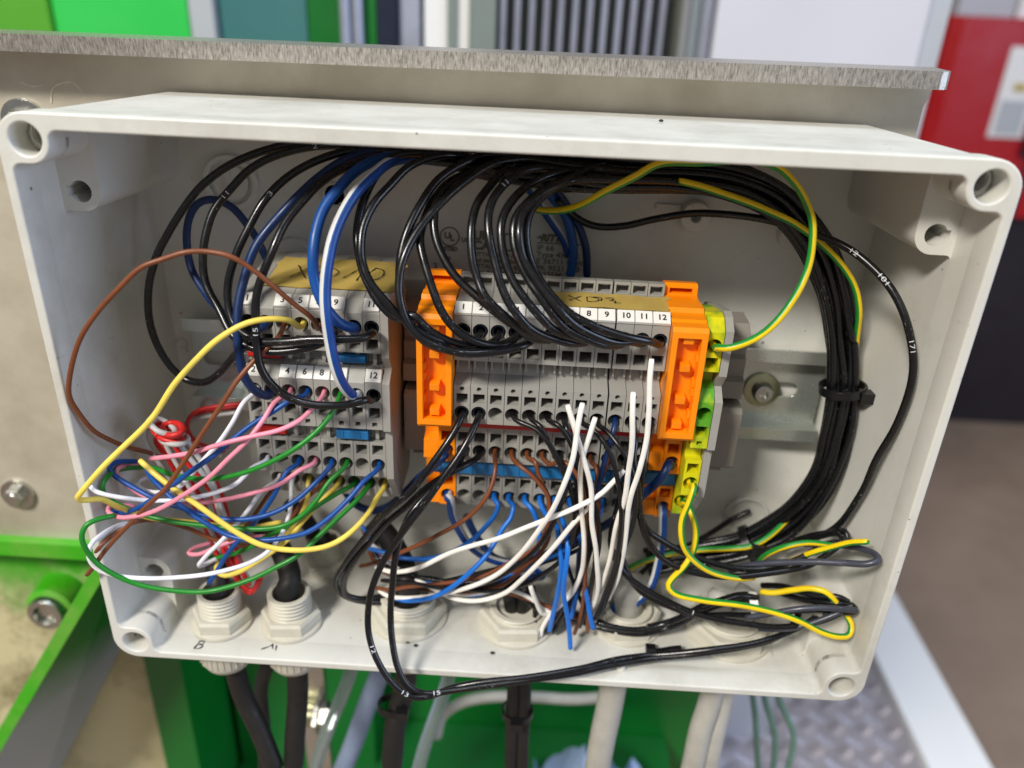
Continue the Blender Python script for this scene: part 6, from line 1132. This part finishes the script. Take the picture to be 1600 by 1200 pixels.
('black_cable', 'sheath', 2.6, 'left cable of the dark pair below the middle gland', [(10.7, 20.0, -158.6), (10.2, 22.0, -135.7), (10.5, 24.0, -120.7), (8.0, 25.0, -84.0), (7.0, 25.0, -71.0), (8.7, 32.0, -72.9)], 'cable', 'dark cable pair below the middle gland', 0, []),
('black_cable', 'sheath', 2.6, 'right cable of the dark pair below the middle gland', [(15.3, 20.0, -158.2), (14.4, 22.0, -135.3), (14.2, 24.0, -120.3), (11.2, 25.0, -84.0), (12.2, 25.0, -71.0), (12.6, 32.0, -75.6)], 'cable', 'dark cable pair below the middle gland', 0, []),
('grey_cable', 'conduit', 5.2, 'straight pale grey cable below the gland right of the middle', [(45.7, 24.0, -164.1), (46.8, 26.0, -140.5), (48.0, 28.0, -121.7), (50.0, 28.0, -84.0), (50.0, 28.0, -71.0), (54.4, 30.0, -70.7)], 'cable', None, 0, []),
('grey_cable', 'conduit', 4.4, 'pale grey cable below the widest gland, left of its twin', [(82.5, 22.0, -158.0), (83.8, 24.0, -134.8), (85.7, 26.0, -119.6), (84.0, 27.0, -84.0), (82.0, 27.0, -71.0), (82.8, 28.0, -69.7)], 'cable', None, 0, []),
('grey_cable', 'conduit', 4, 'pale grey cable below the widest gland, right of its twin', [(90.2, 24.0, -159.8), (89.7, 26.0, -136.6), (91.0, 28.0, -123.0), (90.0, 27.0, -84.0), (92.0, 27.0, -71.0), (88.4, 30.0, -71.0)], 'cable', None, 0, []),
('grey_hose', 'slatehose', 4.6, 'pale grey hose slanting behind the black cable below the box', [(-71.5, 60.0, -223.8), (-61.8, 64.0, -194.8), (-52.5, 68.0, -165.3), (-46.7, 72.0, -145.4)], 'hose', None, 0, []),
('clear_hose', 'clearw', 3, 'cloudy clear hose below the box, left of the dark cables', [(-83.2, 56.0, -219.8), (-73.0, 58.0, -184.7), (-63.1, 62.0, -156.1), (-59.3, 64.0, -138.7)], 'hose', 'clear hoses below the box', 0, []),
('clear_hose', 'clearw', 3, 'cloudy clear hose below the box, right of the dark cables', [(-32.9, 52.0, -209.7), (-26.5, 54.0, -179.9), (-18.9, 58.0, -152.0), (-16.0, 60.0, -131.3)], 'hose', 'clear hoses below the box', 0, []),
('pale_hose', 'conduit', 3, 'pale hose arching across the dark green panel below the box', [(-32.2, 120.0, -262.4), (-28.6, 120.0, -245.7), (-18.6, 120.0, -234.9), (-1.1, 120.0, -228.5), (23.4, 120.0, -226.3), (44.5, 120.0, -226.4), (65.1, 120.0, -222.6)], 'hose', None, 0, []),
('thin_hose', 'greenish', 1.6, 'first of the three thin grey green hoses from the left', [(139.9, 90.0, -241.7), (134.2, 92.0, -213.9), (129.4, 96.0, -191.8), (124.9, 100.0, -174.7)], 'hose', 'thin hoses at lower right', 0, []),
('thin_hose', 'greenish', 1.6, 'second of the three thin grey green hoses from the left', [(146.4, 90.0, -241.1), (143.1, 92.0, -213.0), (135.4, 96.0, -191.3), (130.5, 100.0, -174.2)], 'hose', 'thin hoses at lower right', 0, []),
('thin_hose', 'greenish', 1.6, 'third of the three thin grey green hoses from the left', [(153.5, 90.0, -240.4), (152.6, 92.0, -212.2), (141.9, 96.0, -190.7), (136.6, 100.0, -173.7)], 'hose', 'thin hoses at lower right', 0, []),
]
W['clearw'] = M['clear']
W['slatehose'] = wire_mat("hose_blue_grey", srgb(128, 142, 168), rough=.45)
W['greenish'] = wire_mat("hose_grey_green", srgb(96, 128, 116), rough=.4)

def print_mark(wire, path, r, t, body):
    """white number printed round the wire: text x runs along the wire, text y round it"""
    L = [0.0]
    for a, b in zip(path, path[1:]): L.append(L[-1] + (b - a).length)
    s0 = L[-1] * t
    T, N = frames(path)
    me = text_mesh(body, 2.5, 0.0, 0.0, 'CENTER')
    bm = bmesh.new(); bm.from_mesh(me)
    bmesh.ops.subdivide_edges(bm, edges=[e for e in bm.edges if e.calc_length() > .5], cuts=2)
    bmesh.ops.triangulate(bm, faces=bm.faces)
    cam_mm = cam.location / S
    i0 = min(range(len(L)), key=lambda i: abs(L[i] - s0))
    v0 = cam_mm - path[i0]; v0 = (v0 - T[i0] * v0.dot(T[i0])).normalized()
    ang0 = math.atan2(v0.dot(T[i0].cross(N[i0])), v0.dot(N[i0]))
    org = ORG[wire.name]
    for v in bm.verts:
        s = min(max(s0 + v.co.x * 1.25, 0), L[-1] - .01)
        i = max(k for k in range(len(L)) if L[k] <= s); i = min(i, len(path) - 2)
        f = (s - L[i]) / max(L[i + 1] - L[i], 1e-6)
        p = path[i].lerp(path[i + 1], f); n = N[i].lerp(N[i + 1], f).normalized(); b = T[i].cross(n)
        g = ang0 - v.co.y * .8 / r
        v.co = (p + (n * math.cos(g) + b * math.sin(g)) * (r * 1.012 + .02) - org) * S
    bm.to_mesh(me); bm.free()
    return link_mesh("printed_number", me, M['wprint'], wire)

PATHS = {}
for name, mat, r, label, pts, cat, group, roll, prints in WIRES:
    path = catmull(pts, 1.1 if r < 2 else 2.0, 1.0 if cat == 'wire' else .6)
    org = tuple(pts[0])
    me = tube_mesh(name, path, r, 12 if r < 2 else 20, org, mat in ('gy', 'bluewhite'), roll)
    o = link_mesh(name, me, W[mat], None, org)
    tag(o, label, cat, group)
    PATHS[label] = path
    for t, body in prints:
        if body != '/': print_mark(o, path, r, t, body)

# ferrule collars: dark sleeves seen as rings in the upper right row and the lower holes
def collar(c, name="ferrule", lab="", R=1.75):
    m = MB().lathe(c, (0, 1, 0), [(R, 0), (R, 4), (R - .3, 4), (R - .32, .3), (R - .3, 0)], 24, True, 0, False)
    return tag(m.build(name, M['collar'], None, c), lab, "ferrule", "dark wire ferrules in the round holes")
for i in range(1, 13):
    collar((XR(i), 16.6, 31.4), lab="dark ferrule collar in the upper round hole of the %s terminal of the right group" % ordn[i - 1])
for i in (1, 2): collar((XR(i), 16.6, 4.1), lab="dark ferrule collar in the middle round hole of the %s terminal of the right group" % ordn[i - 1])
collar((XL(8), 14.6, 9.2), lab="dark ferrule collar in the hole below the number twelve")
collar((XL(8), 15.6, 31.0), lab="dark ferrule collar in the hole below the number eleven")

def cable_tie(c, axis, rx, lab, head):
    t = empty("cable_tie", c, lab, "cable tie")
    MB().lathe(c, axis, [(rx, -1.4), (rx + .7, -1.4), (rx + .7, 1.4), (rx, 1.4)], 36, True, 0, True).build("strap", M['tie'], t)
    h = Vector(c) + Vector(head)
    MB().box(h.x - 2.4, h.x + 2.4, h.y - 2, h.y + 2, h.z - 1.8, h.z + 1.8).build("tie_head", M['tie'], t)
    return t
cable_tie((114.0, 43.6, 6.2), (.125, -.087, -.988), 6.9, "black cable tie round the wire bundle beside the rail end", (6.2, -5.2, 0))
cable_tie((94.5, 44.6, -60.2), (-.828, .082, -.554), 6.6, "black cable tie round the wire bundle under the ring on the back wall", (1.0, -6.6, 3.2))
cable_tie((12.0, 22.0, -129.0), (0, .05, 1), 5.4, "black cable tie round the dark cable pair below the box", (0, -6.2, 0))
cable_tie((-36.6, 19.5, -127.5), (.1, .1, 1), 4.4, "black cable tie round the black cable under the hanging wires", (4.6, -2.5, -1))
t = empty("tie_offcut", (59, 12, -87), "cut off black cable tie end lying on the box floor", "offcut")
MB().prism_x([(-85.6, 11.6), (-83.4, 12.2), (-83.6, 15), (-85.7, 14.4)], 55.6, 59.0).build("tie_head", M['tie'], t)
m = MB()
tp = [(59.0, 12.4, -85.6), (64.8, 13.6, -84.8), (67.8, 12, -83.2), (67.8, 14, -83.0), (64.8, 15, -84.6), (59.0, 14.0, -85.4)]
m.add(tp + [(x_, y_, z_ + .5) for x_, y_, z_ in tp], [(0, 1, 4, 5), (1, 2, 3, 4), (6, 11, 10, 7), (7, 10, 9, 8), (0, 6, 7, 1), (1, 7, 8, 2), (2, 8, 9, 3), (3, 9, 10, 4), (4, 10, 11, 5), (5, 11, 6, 0)]).build("strap", M['tie'], t)

# bracket bolt below the box, cloth lying in the dark corner
t = empty("clamp_bolt", (-84, 70, -196), "shiny bolt through a small bracket below the box", "bolt")
MB().cyl((-96, 72, -196), (1, 0, 0), 5.5, 12, 24).build("sleeve", M['washer'], t)
MB().lathe((-84, 72, -196), (1, 0, 0), [(9, 0), (9, 2), (6.5, 2), (6.5, 9), (5.5, 10)], 6, False).build("bolt_head", M['zinc'], t)
MB().prism_z([(-92, 76), (-80, 76), (-80, 80), (-92, 80)], -240, -150).build("bracket", M['zinc'], t)
rnd = random.Random(4); vs, fs = [], []
nx, ny = 16, 12
for j in range(ny):
    for i in range(nx):
        u_, v_ = i / (nx - 1), j / (ny - 1)
        z = -348 + 58 * math.exp(-((u_ - .45) ** 2 * 9 + (v_ - .5) ** 2 * 7)) + 9 * math.sin(i * 1.7 + j * .8) + rnd.uniform(-4, 4)
        vs.append((26 + u_ * 70, 95 + v_ * 80, z))
for j in range(ny - 1):
    for i in range(nx - 1): fs.append((j * nx + i, j * nx + i + 1, (j + 1) * nx + i + 1, (j + 1) * nx + i))
nn = len(vs); vs += [(x, y, z - 3) for x, y, z in vs]; fs += [tuple(reversed([k + nn for k in f])) for f in fs]
tag(MB().add(vs, fs, True).build("cloth", M['cloth'], None, (60, 135, -350)), "crumpled blue grey cloth in the green frame below the box", "cloth")
tag(MB().box(-170, 120, 85, 209, -365, -354).build("frame_shelf", M['bin'], None, (20, 150, -345)), "dark green shelf of the machine frame below the box", "shelf")  # M['bin'] is the frame green with shade put into its colour
# crumbs of debris on the box
for k, (x, y, z) in enumerate(((-28, 11, -86.4), (-25, 9.6, -86.4), (44, 46, 88.3), (2, 8.5, -86.5))):
    m = MB().lathe((x, y, z), (0, 0, 1), [(.5, 0), (.8, .3), (.3, .7)], 7, False, k)
    tag(m.build("crumb", M['ink'], None, (x, y, z)), ["larger dark crumb in front of the third gland", "smaller dark crumb in front of the third gland", "dark crumb on the outer top of the box", "tiny dark crumb in front of the middle gland"][k], "crumb", "dark crumbs on the box")
tag(MB().lathe((89.0, 16.0, -63.6), (.9, -.1, .25), [(3.6, 0), (3.9, .5), (3.7, 2.6), (3.2, 2.9), (3.0, 1.4)], 28).build("sheath_end", M['tag'], None, (89, 16, -63.6)), "torn white sheath end round the black wires above the widest gland", "cable sheath")
